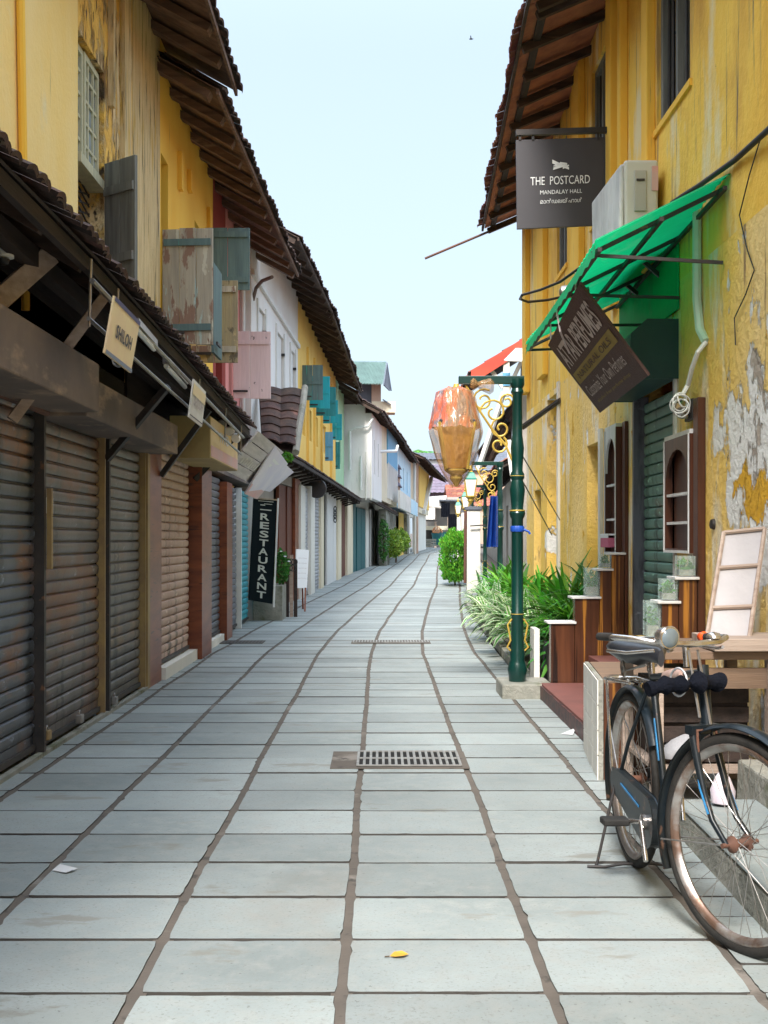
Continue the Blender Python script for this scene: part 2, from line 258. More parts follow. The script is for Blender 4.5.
m_bike = mk('navy_bike_enamel', (.006, .011, .016), (.012, .015, .017), 6, rough=.34, bump=.05, spec=.3, spots=[((.09, .05, .035), 14, (1, 1, 1), .62, .05)]); m_bikeblue = mk('blue_pinstripe', (.03, .20, .42), (.02, .12, .26), 10, rough=.35, bump=0); m_leather = mk('black_saddle_vinyl', (.018, .02, .025), (.03, .03, .035), 5, rough=.34, bump=.1, bsc=60, spec=.35)
m_saddlemr = mk('maroon_saddle_side', (.10, .012, .015), rough=.4, bump=0); m_orange = mk('orange_reflector', (.80, .10, .02), (.7, .07, .01), rough=.25, bump=0); m_cloth = mk('navy_cloth', (.005, .006, .010), (.010, .011, .016), 6, rough=.95, bump=1, bsc=14, dist=.02, spec=.05); m_greyp = mk('reflective_grey', (.42, .42, .44), rough=.5, bump=0)
m_pinkobj = mk('pink_paper', (.66, .16, .26), rough=.7, bump=0); m_jug = mk('white_plastic_bag', (.36, .36, .38), (.30, .31, .34), 5, rough=.4, bump=.6, bsc=12, dist=.02); m_leafdry = mk('dry_yellow_leaf', (.62, .33, .04), rough=.7); m_paper = mk('torn_white_paper', (.66, .66, .66), rough=.8, bump=.2)
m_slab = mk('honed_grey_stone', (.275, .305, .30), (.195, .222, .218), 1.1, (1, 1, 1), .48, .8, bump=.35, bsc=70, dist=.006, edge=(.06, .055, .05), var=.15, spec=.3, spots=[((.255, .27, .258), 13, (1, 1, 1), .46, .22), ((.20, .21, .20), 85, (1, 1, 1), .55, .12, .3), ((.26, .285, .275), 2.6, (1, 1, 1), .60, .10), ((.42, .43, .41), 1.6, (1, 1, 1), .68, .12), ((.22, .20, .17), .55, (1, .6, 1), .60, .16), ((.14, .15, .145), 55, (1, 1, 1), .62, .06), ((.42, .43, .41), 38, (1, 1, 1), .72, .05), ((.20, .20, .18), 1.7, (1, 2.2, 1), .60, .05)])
m_mortar = mk('brown_cement_joint', (.120, .100, .084), (.085, .073, .062), 3, rough=.95, bump=.5, bsc=60, dist=.005, spots=[((.18, .16, .14), 2, (1, 1, 1), .60, .08), ((.05, .045, .04), 9, (1, 1, 1), .58, .08)]); m_bed = mk('dark_bedding_sand', (.045, .04, .035), rough=1)
m_dirt = mk('dark_earth_ground', (.12, .10, .085), rough=.95)
m_grate = mk('worn_grate_iron', (.30, .30, .285), (.20, .19, .18), 10, rough=.6, metal=.3, bump=.2); m_hole = mk('drain_shadow', (.01, .01, .01), rough=1, bump=0); m_grate2 = mk('dark_drain_iron', (.05, .048, .045), (.08, .07, .06), 8, rough=.8)
m_bag = bpy.data.materials.new('crumpled_clear_plastic'); m_bag.use_nodes = True
def _bag():
    nt = m_bag.node_tree; N = nt.nodes; L = nt.links; b = N['Principled BSDF']; tc = N.new('ShaderNodeTexCoord'); n = N.new('ShaderNodeTexNoise'); n.inputs['Scale'].default_value = 7
    mp = N.new('ShaderNodeMapping'); mp.inputs['Scale'].default_value = (2, 2, .6); L.new(tc.outputs['Object'], mp.inputs[0]); L.new(mp.outputs[0], n.inputs['Vector'])
    b.inputs['Base Color'].default_value = (.48, .26, .10, 1); b.inputs['Roughness'].default_value = .18; b.inputs['Specular IOR Level'].default_value = .8
    a = rmpv(N, L, n.outputs['Fac'], .10, .72); L.new(a, b.inputs['Alpha']); bp = N.new('ShaderNodeBump'); bp.inputs['Strength'].default_value = 1; bp.inputs['Distance'].default_value = .04; L.new(n.outputs['Fac'], bp.inputs['Height']); L.new(bp.outputs[0], b.inputs['Normal'])
_bag()

# ------------------------------------------------------------------ lettering
def text(body, quad, box, mat, parent, name='lettering', off=.006, bold=0):
    """body laid out in box (s0, t0, s1, t1) of the quad (bottom left, bottom right, top right, top left as read)"""
    cu = bpy.data.curves.new('tmp', 'FONT'); cu.body = body; cu.extrude = 0; cu.offset = bold; cu.resolution_u = 3
    to = bpy.data.objects.new('tmp', cu); COL.objects.link(to); dg = bpy.context.evaluated_depsgraph_get(); me = to.evaluated_get(dg).to_mesh()
    vs = [v.co.copy() for v in me.vertices]; fs = [tuple(p.vertices) for p in me.polygons]
    to.evaluated_get(dg).to_mesh_clear(); bpy.data.objects.remove(to); bpy.data.curves.remove(cu)
    if not vs: return None
    x0 = min(v.x for v in vs); x1 = max(v.x for v in vs); y0 = min(v.y for v in vs); y1 = max(v.y for v in vs)
    q = [Vector(p) for p in quad]; n = (q[1]-q[0]).cross(q[3]-q[0]).normalized() * off; m = M()
    for v in vs:
        s = lerp(box[0], box[2], (v.x-x0)/(x1-x0)); t = lerp(box[1], box[3], (v.y-y0)/max(y1-y0, 1e-6))
        m.v.append((q[0]*(1-s)+q[1]*s)*(1-t) + (q[3]*(1-s)+q[2]*s)*t + n)
    for f in fs: m.fi(f)
    return m.build(name, mat, parent)
def qpt(q, s, t): q = [Vector(p) for p in q]; return (q[0]*(1-s)+q[1]*s)*(1-t) + (q[3]*(1-s)+q[2]*s)*t
def subquad(q, s0, t0, s1, t1, off=.004):
    n = (Vector(q[1])-Vector(q[0])).cross(Vector(q[3])-Vector(q[0])).normalized()*off
    return [qpt(q, s0, t0)+n, qpt(q, s1, t0)+n, qpt(q, s1, t1)+n, qpt(q, s0, t1)+n]

# ------------------------------------------------------------------ building pieces
def wall(fr, u0, u1, o, z0, z1, holes, mat, parent, name='wall', t=.22, label=None):
    """front wall with real openings: holes = [(u0, u1, z0, z1)]"""
    m = M(); us = sorted(set([u0, u1] + [x for h in holes for x in h[:2] if u0 < x < u1])); zs = sorted(set([z0, z1] + [x for h in holes for x in h[2:4] if z0 < x < z1]))
    def hole(uc, zc): return any(h[0] < uc < h[1] and h[2] < zc < h[3] for h in holes)
    p = fr.pt
    for a, b in zip(us, us[1:]):
        for c, d in zip(zs, zs[1:]):
            if hole((a+b)/2, (c+d)/2): continue
            m.face([p(a, o, c), p(b, o, c), p(b, o, d), p(a, o, d)]); m.face([p(a, o-t, c), p(a, o-t, d), p(b, o-t, d), p(b, o-t, c)])
    for h in holes:
        a, b, c, d = h[:4]
        for q in ([(a, c), (a, d)], [(b, d), (b, c)], [(a, d), (b, d)], [(b, c), (a, c)]):
            (ua, za), (ub, zb) = q; m.face([p(ua, o, za), p(ub, o, zb), p(ub, o-t, zb), p(ua, o-t, za)])
    for ua in (u0, u1): m.face([p(ua, o, z0), p(ua, o, z1), p(ua, o-t, z1), p(ua, o-t, z0)])
    for za in (z0, z1): m.face([p(u0, o, za), p(u1, o, za), p(u1, o-t, za), p(u0, o-t, za)])
    w = m.build(name, mat, parent)
    if label: w['label'] = label
    return w
def fb(fr, u0, u1, o0, o1, z0, z1, name, mat, parent, bevel=0, label=None, wobble=0):
    m = M(); m.fbox(fr, min(u0, u1), max(u0, u1), o0, o1, z0, z1); o = m.build(name, mat, parent, bevel=bevel, wobble=wobble)
    if label: o['label'] = label
    return o
def shell(fr, u0, u1, o, z0, z1, mat, parent, depth=3.2):
    """the other walls of the house"""
    fb(fr, u0+.004, u0+.2, o-depth, o-.224, z0, z1, 'side_wall', mat, parent); fb(fr, u1-.2, u1-.004, o-depth, o-.224, z0, z1, 'side_wall', mat, parent)
    fb(fr, u0+.204, u1-.204, o-depth, o-depth+.2, z0, z1-.01, 'back_wall', mat, parent)
def tile_sheet(m, A, B, C, D, pitch=.22, course=.32, amp=.028, rag=.012):
    """clay tiles laid between eave A-B and ridge D-C"""
    A, B, C, D = map(Vector, (A, B, C, D)); nu = max(2, int((B-A).length/pitch)); nv = max(1, int(((D-A).length)/course)); up = (B-A).cross(D-A).normalized()
    if up.z < 0: up = -up
    per = 5
    for j in range(nv):
        for i in range(nu):
            m.rnd = R.random(); jag = R.uniform(-rag, rag)
            lo = []; hi = []; un = []
            for k in range(per+1):
                s = (i + k/per)/nu; h = amp*math.sin(math.pi*k/per)
                t0 = j/nv; t1 = min(1, (j+1.12)/nv)
                a = (A*(1-s)+B*s)*(1-t0) + (D*(1-s)+C*s)*t0; b = (A*(1-s)+B*s)*(1-t1) + (D*(1-s)+C*s)*t1
                dn = (A-D).normalized()*(.02+jag)
                lo.append(a + dn + up*(h+.03)); hi.append(b + up*(h+.004)); un.append(a + dn + up*(h+.006))
            n = m.idx(lo+hi+un); q = per+1
            for k in range(per): m.fi((n+k, n+k+1, n+q+k+1, n+q+k)); m.fi((n+2*q+k, n+2*q+k+1, n+k+1, n+k))
def roof(fr, u0, u1, wo, e0, e1, parent, tile, raft, tp=(.22, .028), rise=.62, ridge=2.6, spacing=.62, fascia=True, soffit=None, rw=.07, rh=.11, ro=.0, back=True):
    """e0, e1: (o, z) of the eave at u0 and u1; wo: wall plane; slope = rise"""
    p = fr.pt; ro_ = wo - ridge
    def top(u):
        t = (u-u0)/(u1-u0); o = lerp(e0[0], e1[0], t); z = lerp(e0[1], e1[1], t); return o, z
    A = p(u0, *e0); B = p(u1, *e1); zr0 = e0[1]+(e0[0]-ro_)*rise; zr1 = e1[1]+(e1[0]-ro_)*rise; D = p(u0, ro_, zr0); C = p(u1, ro_, zr1)
    m = M(); tile_sheet(m, A, B, C, D, tp[0], .32, tp[1]); r = m.build('roof', tile, parent, smooth=50, wobble=.05)
    m = M(); dn = Vector((0, 0, .025)); k = (p(0, -.06, 0)-p(0, 0, 0)) + Vector((0, 0, .06*rise)); m.slab([D-dn, C-dn, B+k-dn, A+k-dn], .012); m.build('boarding', soffit or raft, r)
    n = int((u1-u0)/spacing)
    for i in range(n+1):
        u = u0 + .08 + (u1-u0-.16)*i/max(n, 1); o, z = top(u); m = M(); j = R.uniform(-.05, .03)
        m.bar(p(u, o-.10+j, z+.10*rise-.105), p(u+R.uniform(-.03, .03), wo-.5, z+(o-wo+.5)*rise-.105), rw, rh); m.build('rafter', raft, r, wobble=.012)
    if fascia:
        m = M(); m.hexa([p(u0, e0[0]-.05, e0[1]-.05), p(u1, e1[0]-.05, e1[1]-.05), p(u1, e1[0]-.02, e1[1]-.05), p(u0, e0[0]-.02, e0[1]-.05)], [p(u0, e0[0]-.05, e0[1]+.02), p(u1, e1[0]-.05, e1[1]+.02), p(u1, e1[0]-.02, e1[1]+.01), p(u0, e0[0]-.02, e0[1]+.01)]); m.build('fascia', raft, r, wobble=.01)
    if back:
        m = M(); m.slab([D, p(u0, ro_-ridge, zr0-ridge*rise), p(u1, ro_-ridge, zr1-ridge*rise), C], -.05); m.build('rear_slope', tile, r)
    return r
def shutter_door(fr, u0, u1, z0, z1, mat, parent, o=-.06, pitch=.085, amp=.024, label=None):
    m = M(); n = max(3, int((z1-z0-.1)/pitch)); h = (z1-z0-.1)/n; prof = [(o-.002, z0), (o+.012, z0), (o+.012, z0+.1)]
    for i in range(n):
        z = z0+.1+i*h
        prof += [(o-.008, z+.001), (o+amp*.45, z+h*.05), (o+amp*.8, z+h*.25), (o+amp*.95, z+h*.55), (o+amp*.8, z+h*.78), (o+amp*.35, z+h*.88), (o-.008, z+h*.92)]
    nd = 5 if u1-u0 > .9 else 2; rows = []
    for k in range(nd+1):
        u = lerp(u0, u1, k/nd); rows.append(m.idx([fr.pt(u, q[0]+.006*noise.noise(Vector((u*2, q[1]*1.5, 3))), q[1]) for q in prof]))
    q = len(prof)
    for a, b in zip(rows, rows[1:]):
        for i in range(q-1): m.fi((a+i, b+i, b+i+1, a+i+1))
    r = m.build('roller_shutter', mat, parent, smooth=38)
    if label: r['label'] = label
    m = M(); m.fbox(fr, u0+.02, u1-.02, o+.013, o+.035, z0+.015, z0+.05); m.build('bottom_rail', m_metal, r)
    return r
def guide(fr, u, z0, z1, parent, mat=None, w=.045, o0=-.06, o1=.03):
    return fb(fr, u-w/2, u+w/2, o0, o1, z0, z1, 'guide_rail', mat or m_metal, parent)
def leaf_shutter(px0, px1, py0, py1, Y, mat, parent, dy=.0, planks=3, battens=(.12, .85), mb=None, t=.03):
    """an open shutter leaf standing out from the wall, seen face on"""
    a = P(px0, py1, Y); b = P(px1, py1, Y+dy); h = P(px0, py0, Y).z - a.z; m = M(); w = Vector((b.x-a.x, b.y-a.y, 0)); n = Vector((w.y, -w.x, 0)).normalized()
    for i in range(planks):
        s0 = i/planks+.006; s1 = (i+1)/planks-.006; m.rnd = R.random(); j = R.uniform(-.012, .012); A = a+w*s0; B = a+w*s1; lo = Vector((0, 0, j)); hi = Vector((0, 0, h+j*.6))
        m.hexa([A+lo, B+lo, B+lo-n*t, A+lo-n*t], [A+hi, B+hi, B+hi-n*t, A+hi-n*t])
    o = m.build('shutter_leaf', mat, parent, bevel=.004)
    for s in battens:
        m = M(); z = Vector((0, 0, h*s)); m.hexa([a+z+w*.04, a+z+w*.96, a+z+w*.96+n*.02, a+z+w*.04+n*.02], [a+z+w*.04+Vector((0, 0, .07)), a+z+w*.96+Vector((0, 0, .07)), a+z+w*.96+n*.02+Vector((0, 0, .07)), a+z+w*.04+n*.02+Vector((0, 0, .07))]); m.build('batten', mb or mat, o, wobble=.004)
    m = M(); m.bar(a+Vector((0, 0, h*.1))+n*.03, a+w*.45+Vector((0, 0, h*.1))+n*.03, .02, .03); m.build('hinge', m_metal, o)
    return o
def window(fr, u0, u1, z0, z1, o, parent, frm, glass, nu=2, nz=4, inset=.1, fw=.05, bars=None):
    m = M(); q = o-inset
    for a, b, c, d in ((u0, u0+fw, z0, z1), (u1-fw, u1, z0, z1), (u0+fw, u1-fw, z0, z0+fw), (u0+fw, u1-fw, z1-fw, z1)): m.fbox(fr, a, b, q-.05, q, c, d)
    w = m.build('window_frame', frm, parent)
    for i in range(1, nu): u = lerp(u0, u1, i/nu); fb(fr, u-.012, u+.012, q-.04, q-.008, z0+fw, z1-fw, 'glazing_bar', frm, w)
    for j in range(1, nz): z = lerp(z0, z1, j/nz); fb(fr, u0+fw, u1-fw, q-.038, q-.01, z-.012, z+.012, 'glazing_bar', frm, w)
    fb(fr, u0+fw, u1-fw, q-.03, q-.024, z0+fw, z1-fw, 'pane', glass, w)
    return w

# ================================================================== GROUND
g = M(); xs = [-300, 300]; ys = [-60, 16.2] + [16.2+i*20 for i in range(1, 30)]
for a, b in zip(ys, ys[1:]): g.face([(xs[0], a, G(a)-.06), (xs[1], a, G(a)-.06), (xs[1], b, G(b)-.06), (xs[0], b, G(b)-.06)])
tag(g.build('ground', m_dirt), 'dark earth ground beyond and beneath the paved lane', 'ground', kind='structure')
g = M(); ys = [-2+i*1.5 for i in range(96)]
for a, b in zip(ys, ys[1:]): g.face([(-2.3+CV(a)-1, a, G(a)-.02), (2.6+CV(a), a, G(a)-.02), (2.6+CV(b), b, G(b)-.02), (-2.3+CV(b)-1, b, G(b)-.02)])
tag(g.build('paving_bed', m_bed), 'dark bedding sand showing in the narrow cross joints of the paving', 'paving bed', kind='structure')
m = M(); DEP = .494; Y0 = 2.258*1.6234 - 8*DEP
def wob(j, y): return .012*noise.noise(Vector((j*5.3, y*.7, 0))) + .004*noise.noise(Vector((j*3.3, y*3.1, 4)))
cols = [-3.3, -2.55, -1.94, -1.33, -.72, -.11, .50, 1.11]
def slab(xa0, xb0, xa1, xb1, ya, yb, zt0, zt1):
    c = .004; jz = R.uniform(-.0022, .0022); m.rnd = R.random()
    zt0 += jz; zt1 += jz*.6
    if ya < 15 and xb0-xa0 > .2:      # near slabs have worn, uneven edges
        pts = []
        def run(x0, y0, x1, y1, n):
            for i in range(n):
                f = i/n; x = lerp(x0, x1, f); y = lerp(y0, y1, f); cr = min(i, n-i) == 0; a_ = .0035; ch = R.random() < .03
                dx = ((xa0+xb0)/2-x); dy = ((ya+yb)/2-y); k_ = (.006 if cr else abs(noise.noise(Vector((x*23, y*23, 1))))*.005 + (.006 if ch else 0))
                l_ = math.hypot(dx, dy); pts.append((x+dx/l_*k_*1.3, y+dy/l_*k_, zt0))
        run(xa0, ya, xb0, ya, 14); run(xb0, ya, xb1, yb, 9); run(xb1, yb, xa1, yb, 14); run(xa1, yb, xa0, ya, 9)
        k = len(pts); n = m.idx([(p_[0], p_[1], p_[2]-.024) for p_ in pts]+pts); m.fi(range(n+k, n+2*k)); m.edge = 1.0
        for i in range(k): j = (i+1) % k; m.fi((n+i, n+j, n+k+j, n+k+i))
        m.edge = 0.0; return
    lo = [(xa0, ya, zt0-.024), (xb0, ya, zt0-.024), (xb1, yb, zt1-.024), (xa1, yb, zt1-.024)]
    hi = [(xa0+c, ya+c, zt0), (xb0-c, ya+c, zt0), (xb1-c, yb-c, zt1), (xa1+c, yb-c, zt1)]
    n = m.idx(lo+hi); m.fi((n+4, n+5, n+6, n+7))
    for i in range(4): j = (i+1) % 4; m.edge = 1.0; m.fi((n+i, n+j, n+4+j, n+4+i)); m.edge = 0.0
GRATES = [(7.35, 8.0), (16.1, 16.6)]
for r in range(285):
    ya = Y0 + r*DEP; yb = ya + DEP - (.023 if ya < 40 else .024)
    gap = lerp(.014, .028, min(1, ya/60))
    for k in range(len(cols)-1):
        ja = R.uniform(-.006, .006)
        x0a, x1a, x0b, x1b = cols[k]+CV(ya)+wob(k, ya)+gap, cols[k+1]+CV(ya)+wob(k+1, ya)-gap, cols[k]+CV(yb)+wob(k, yb)+gap, cols[k+1]+CV(yb)+wob(k+1, yb)-gap
        slab(x0a, x1a, x0b, x1b, ya+ja, yb+ja, G(ya)+.004, G(yb)+.004)
    for hh in (0, .5):
        a = ya+hh*DEP; b = a+DEP/2-.01
        slab(1.11+CV(a)+wob(7, a)+gap, 1.38+CV(a), 1.11+CV(b)+wob(7, b)+gap, 1.38+CV(b), a, b, G(a)+.004, G(b)+.004)
        slab(1.395+CV(a), 2.4+CV(a), 1.395+CV(b), 2.4+CV(b), a, b, G(a)+.004, G(b)+.004)
jm = M()
for k in range(1, len(cols)):
    for i in range(480):
        a = -1+i*.29; b = a+.29; w = .031+.006*noise.noise(Vector((k*3.1, a*2.2, 7)))
        w2 = .031+.006*noise.noise(Vector((k*3.1, b*2.2, 7))); x0 = cols[k]+CV(a)+wob(k, a); x1 = cols[k]+CV(b)+wob(k, b); sc_ = 1+a/80
        jm.face([(x0-w*sc_, a, G(a)-.002), (x0+w*sc_, a, G(a)-.002), (x1+w2*sc_, b, G(b)-.002), (x1-w2*sc_, b, G(b)-.002)])
tag(jm.build('paving_joints', m_mortar), 'brown cement joints running along the lane between the slabs', 'paving joints', kind='structure')
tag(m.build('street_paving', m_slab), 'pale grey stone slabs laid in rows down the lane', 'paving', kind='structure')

def grate(x0, x1, y0, y1, z, label, mat, cols_=16, rows_=1, pad=(.16, .05)):
    t = thing('drain_grate', label, 'drain grate', ((x0+x1)/2, (y0+y1)/2, z), 'drain grates in the paving')
    m = M(); m.box(x0-pad[0], x1+pad[1], y0-.04, y1+.04, z-.004, z+.001); m.build('cement_surround', m_mortar, t)
    m = M(); m.box(x0, x1, y0, y1, z+.003, z+.005); m.build('channel_shade_sheet', m_hole, t)  # flat black sheet under the bars, painted as the shade of a channel
    m = M()
    for i in range(cols_+1): x = lerp(x0, x1, i/cols_); m.box(x-.0075, x+.0075, y0, y1, z+.006, z+.014)
    for j in range(rows_*2+1): y = lerp(y0, y1, j/(rows_*2)); m.box(x0, x1, y-.009, y+.009, z+.0055, z+.0135)
    m.build('bars', mat, t)
    return t
grate(-.13, .47, 7.27, 7.76, .010, 'pale iron drain grate set in the paving nearest the camera', m_grate)
grate(-.34, .62, 16.0, 16.35, .010, 'wide iron drain grate across the lane further up the street', m_grate, 26, 1, (.03, .03))
t = thing('drain_cover', 'long dark drain cover by the left shops beyond the brown tiled pillars', 'drain cover', (-1.8, 16.2, 0))
m = M(); m.box(-2.12, -1.5, 15.95, 16.4, .004, .012)
m.build('cover_plate', m_grate2, t)
m = M()
for i in range(14): m.box(-2.1+i*.044, -2.085+i*.044, 16.0, 16.36, .0125, .0145)
m.build('ribs', m_metal, t)

# ================================================================== LEFT ROW, NEAR
FL = Fr(-2.08, 0, -2.08, 20.6, 1); UP = -.22
def uw(px, X=2.3): return X*F/abs(px-HX)
tA = thing('shop_house', 'near yellow house on the left with sash window and rusty roller shutters', 'house', (-2.08, 5, 0), 'houses along the left side')
w0, w1 = uw(78), uw(104)
wall(FL, -1, w0-.004, UP, 2.75, 6.9, [], m_yel_pale, tA, label='smooth pale yellow wall')
wall(FL, w0, 11.6, UP, 2.75, 6.9, [(w0+.002, w1, 3.3, 5.22)], m_yel_rough, tA, label='rotting ochre wall around the window')
shell(FL, -1, 11.6, UP, 2.75, 6.9, m_yel_pale, tA)
# sash window, two leaves of panes; beneath them an open shutter before dark lattice
um = lerp(w0, w1, .42)
window(FL, w0+.02, um, 4.3, 5.2, UP, tA, m_sash, m_glass, 2, 5, .05, .05)
window(FL, um+.003, w1-.01, 4.3, 5.2, UP, tA, m_sash, m_glass, 3, 5, .04, .05)
fb(FL, w0+.02, w1, UP-.12, UP+.02, 4.22, 4.297, 'transom', m_sash, tA)
m = M()
for i in range(12):
    z = 3.3+i*.08; m.bar(FL.pt(w0+.35, UP-.12, z), FL.pt(w1-.02, UP-.12, z+.1), .012); m.bar(FL.pt(w0+.35, UP-.12, z+.1), FL.pt(w1-.02, UP-.12, z), .012)
m.build('lattice', m_metal, tA)
fb(FL, w0+.02, w0+.34, UP-.14, UP-.11, 3.3, 4.2, 'inner_shutter', m_wgrey, tA)
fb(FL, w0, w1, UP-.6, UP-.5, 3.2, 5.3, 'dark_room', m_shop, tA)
leaf_shutter(104, 135, 163, 300, 10.35, m_wgrey, tA, dy=-.25, planks=2, battens=(.25, .75))
fb(FL, w1+.15, w1+.22, UP+.0, UP+.05, 5.0, 6.6, 'wood_stub', m_pale_wood, tA)
# standing timbers and lime pipe on the wall
m = M(); m.tube([FL.pt(uw(14), UP+.03, 6.8), FL.pt(uw(14)+.02, UP+.03, 5), FL.pt(uw(20)+.02, UP+.03, 2.8)], .028, 8); m.build('painted_pipe', m_yel_col, tA)
fb(FL, 11.05, 11.32, UP, UP+.05, 3.0, 6.7, 'wall_post', m_pale_wood, tA, wobble=.02)
for k, (u, z) in enumerate([(10.75, 4.55), (10.72, 4.0), (11.0, 4.5)]):
    m = M(); m.torus(FL.pt(u, UP+.045, z), (1, 0, 0), .035, .01, 10, 5); m.build('iron_ring', m_metal, tA)
roof(FL, -1, 13.5, UP, (.56, 6.32), (.56, 6.18), tA, m_tile, m_wrot, rise=.55, spacing=.8, rw=.16, rh=.08)

# ground floor of the near house: shutters, guides, hood
sh = [(4.2, uw(0, 2.08)-.02, m_rs1), (6.0, uw(42, 2.08), m_rs1), (uw(42, 2.08), uw(104.5, 2.08), m_rs2), (uw(108, 2.08), uw(145, 2.08), m_rs3)]
shutter_door(FL, 2.6, 5.6, .03, 2.18, m_rs1, tA, label='bluish rusty roller shutter at the near end')
shutter_door(FL, 5.65, uw(42, 2.08)-.03, .03, 2.18, m_rs1, tA, label='bluish rusty roller shutter')
shutter_door(FL, uw(42, 2.08)+.03, uw(104, 2.08), .03, 2.18, m_rs2, tA, label='brown streaked roller shutter with a torn paper patch')
shutter_door(FL, uw(108, 2.08), uw(144, 2.08), .03, 2.18, m_rs3, tA, label='narrow dull brown roller shutter')
for px, mt in ((42, m_metal), (104.5, m_goldr), (107.5, m_metal), (145, m_goldr)): guide(FL, uw(px, 2.08), 0, 2.2, tA, mt, .025 if mt == m_goldr else .045, -.06, .006 if mt == m_goldr else .02)
guide(FL, 5.62, 0, 2.2, tA)
fb(FL, -1, 11.15, -.5, -.4, 0, 2.9, 'shop_back', m_shop, tA)
fb(FL, -1, 2.57, -.3, -.02, 0, 2.2, 'end_pier', m_plast, tA)
fb(FL, -1, 11.1, -.02, .022, 0, .028, 'threshold', m_conc, tA)
fb(FL, -1, 7.75, -.2, .34, 2.12, 2.42, 'shutter_hood', m_hood, tA, bevel=.01)
fb(FL, 7.76, 11.25, -.2, .26, 2.10, 2.36, 'shutter_hood', m_hood, tA, bevel=.01)
fb(FL, -1, 11.25, -.3, -.22, 2.2, 3.0, 'upper_panel', m_wdark, tA)
m = M(); m.tube([P(-8, 391, 6.75), P(47, 413, 7.7)], .022); m.build('rusty_pipe', m_rustbar, tA)
m = M(); m.fbox(FL, uw(48, 2.08), uw(58, 2.08), -.036, -.030, 1.5, 1.60); m.build('paper_patch', m_paper, tA)
for px, zz in ((45, .12), (78, .1), (113, .08)):
    m = M(); c = FL.pt(uw(px, 2.08), .0, zz); m.box(c.x-.01, c.x+.035, c.y-.035, c.y+.035, zz-.03, zz+.03); o = m.build('padlock', m_goldr if px == 45 else m_steel, tA, bevel=.006)
    m = M(); m.torus(c+Vector((.012, 0, .035)), (1, 0, 0), .02, .005, 12, 5); m.build('shackle', m_steel, o)
m = M(); m.fbox(FL, uw(43.5, 2.08), uw(45, 2.08), .02, .05, 1.15, 1.65); m.build('handle_strip', m_goldr, tA)

# --- long tiled canopy over the near shops (o from the wall plane -2.08)
tC = thing('tiled_canopy', 'dark tiled canopy with old timber over the near left shutters', 'canopy', (-2.08, 8, 2.9))
EAV = [(-1, 2.90), (5.0, 2.87), (6.8, 2.86), (10.6, 2.75), (14.9, 2.63)]
segs = [(-1, 3), (3, 6.8), (6.8, 10.6), (10.6, 14.9)]
for a, b in segs:
    za, zb = table(EAV, a), table(EAV, b)
    m = M(); tile_sheet(m, FL.pt(a, .59, za), FL.pt(b, .59, zb), FL.pt(b, UP+.01, zb+.46), FL.pt(a, UP+.01, za+.46), pitch=.135, course=.2, amp=.02, rag=.03); m.build('tile_slope', m_tile, tC, smooth=50, wobble=.015)
    m = M(); m.slab([FL.pt(a, UP+.01, za+.425), FL.pt(b, UP+.01, zb+.425), FL.pt(b, .53, zb+.0), FL.pt(a, .53, za+.0)], .015); m.build('boarding', m_wdark, tC)
    m = M(); m.hexa([FL.pt(a, .49, za-.085), FL.pt(b, .49, zb-.085), FL.pt(b, .53, zb-.085), FL.pt(a, .53, za-.085)], [FL.pt(a, .49, za-.01), FL.pt(b, .49, zb-.01), FL.pt(b, .53, zb-.01), FL.pt(a, .53, za-.01)]); m.build('fascia', m_wdark, tC, wobble=.015)
u = .3
while u < 14.8:
    z = table(EAV, u); m = M(); m.bar(FL.pt(u, .49, z-.05), FL.pt(u, UP, z+.38), .07, .09); m.build('rafter', m_wdarkx, tC, wobble=.01); u += .8
for o_, dz in ((.22, .06), (-.1, .2)):
    m = M(); m.bar(FL.pt(-1, o_, 2.92+dz), FL.pt(14.8, o_, 2.62+dz), .08, .1); m.build('purlin', m_wdark, tC)
for u in (7.0, 13.9):      # diagonal brackets from hood to eave
    m = M(); m.bar(FL.pt(u, .02, 2.0), FL.pt(u+.25, .49, table(EAV, u)-.1), .045, .06); m.build('bracket', m_metal if u > 8 else m_wtaupe, tC)
for a_, b_ in ((P(107, 459, 9.45), P(168, 386, 9.2)), (P(161, 476, 11.75), P(209, 410, 11.7))): m = M(); m.bar(a_, b_, .04, .05); m.build('bracket', m_metal, tC)
m = M(); m.bar(P(-22, 318, 6.4), P(51, 254, 6.75), .035, .11); m.build('bracket_board', m_wtaupe, tC)
# hanging rail
tR = thing('hanging_sign_rail', 'thin metal double rail hung under the left canopy carrying two signs', 'rail', (-1.5, 9, 2.6))
r1 = [FL.pt(6.6, .56, 2.70), FL.pt(8.0, .56, 2.65), FL.pt(13.9, .56, 2.47)]; r2 = [FL.pt(6.6, .54, 2.50), FL.pt(8.0, .54, 2.46), FL.pt(13.9, .54, 2.28)]
m = M(); m.tube(r1, .016, 6); m.build('rail', m_steel, tR); m = M(); m.tube(r2, .012, 6); m.build('rail', m_steel, tR)
for u, ln in ((6.62, .24), (7.3, .23), (10.6, .2), (12.4, .2), (13.8, .2)):
    z = lerp(2.70, 2.47, (u-6.6)/7.3); m = M(); m.tube([FL.pt(u, .55, z+.12), FL.pt(u, .54, z-ln)], .008, 6); m.build('hanger', m_steel, tR)
m = M(); m.torus(FL.pt(7.15, .58, 2.42), (1, .2, 0), .04, .007, 12, 5); m.torus(FL.pt(7.17, .58, 2.36), (.2, 1, 0), .035, .007, 12, 5); m.build('hook', m_steel, tR)
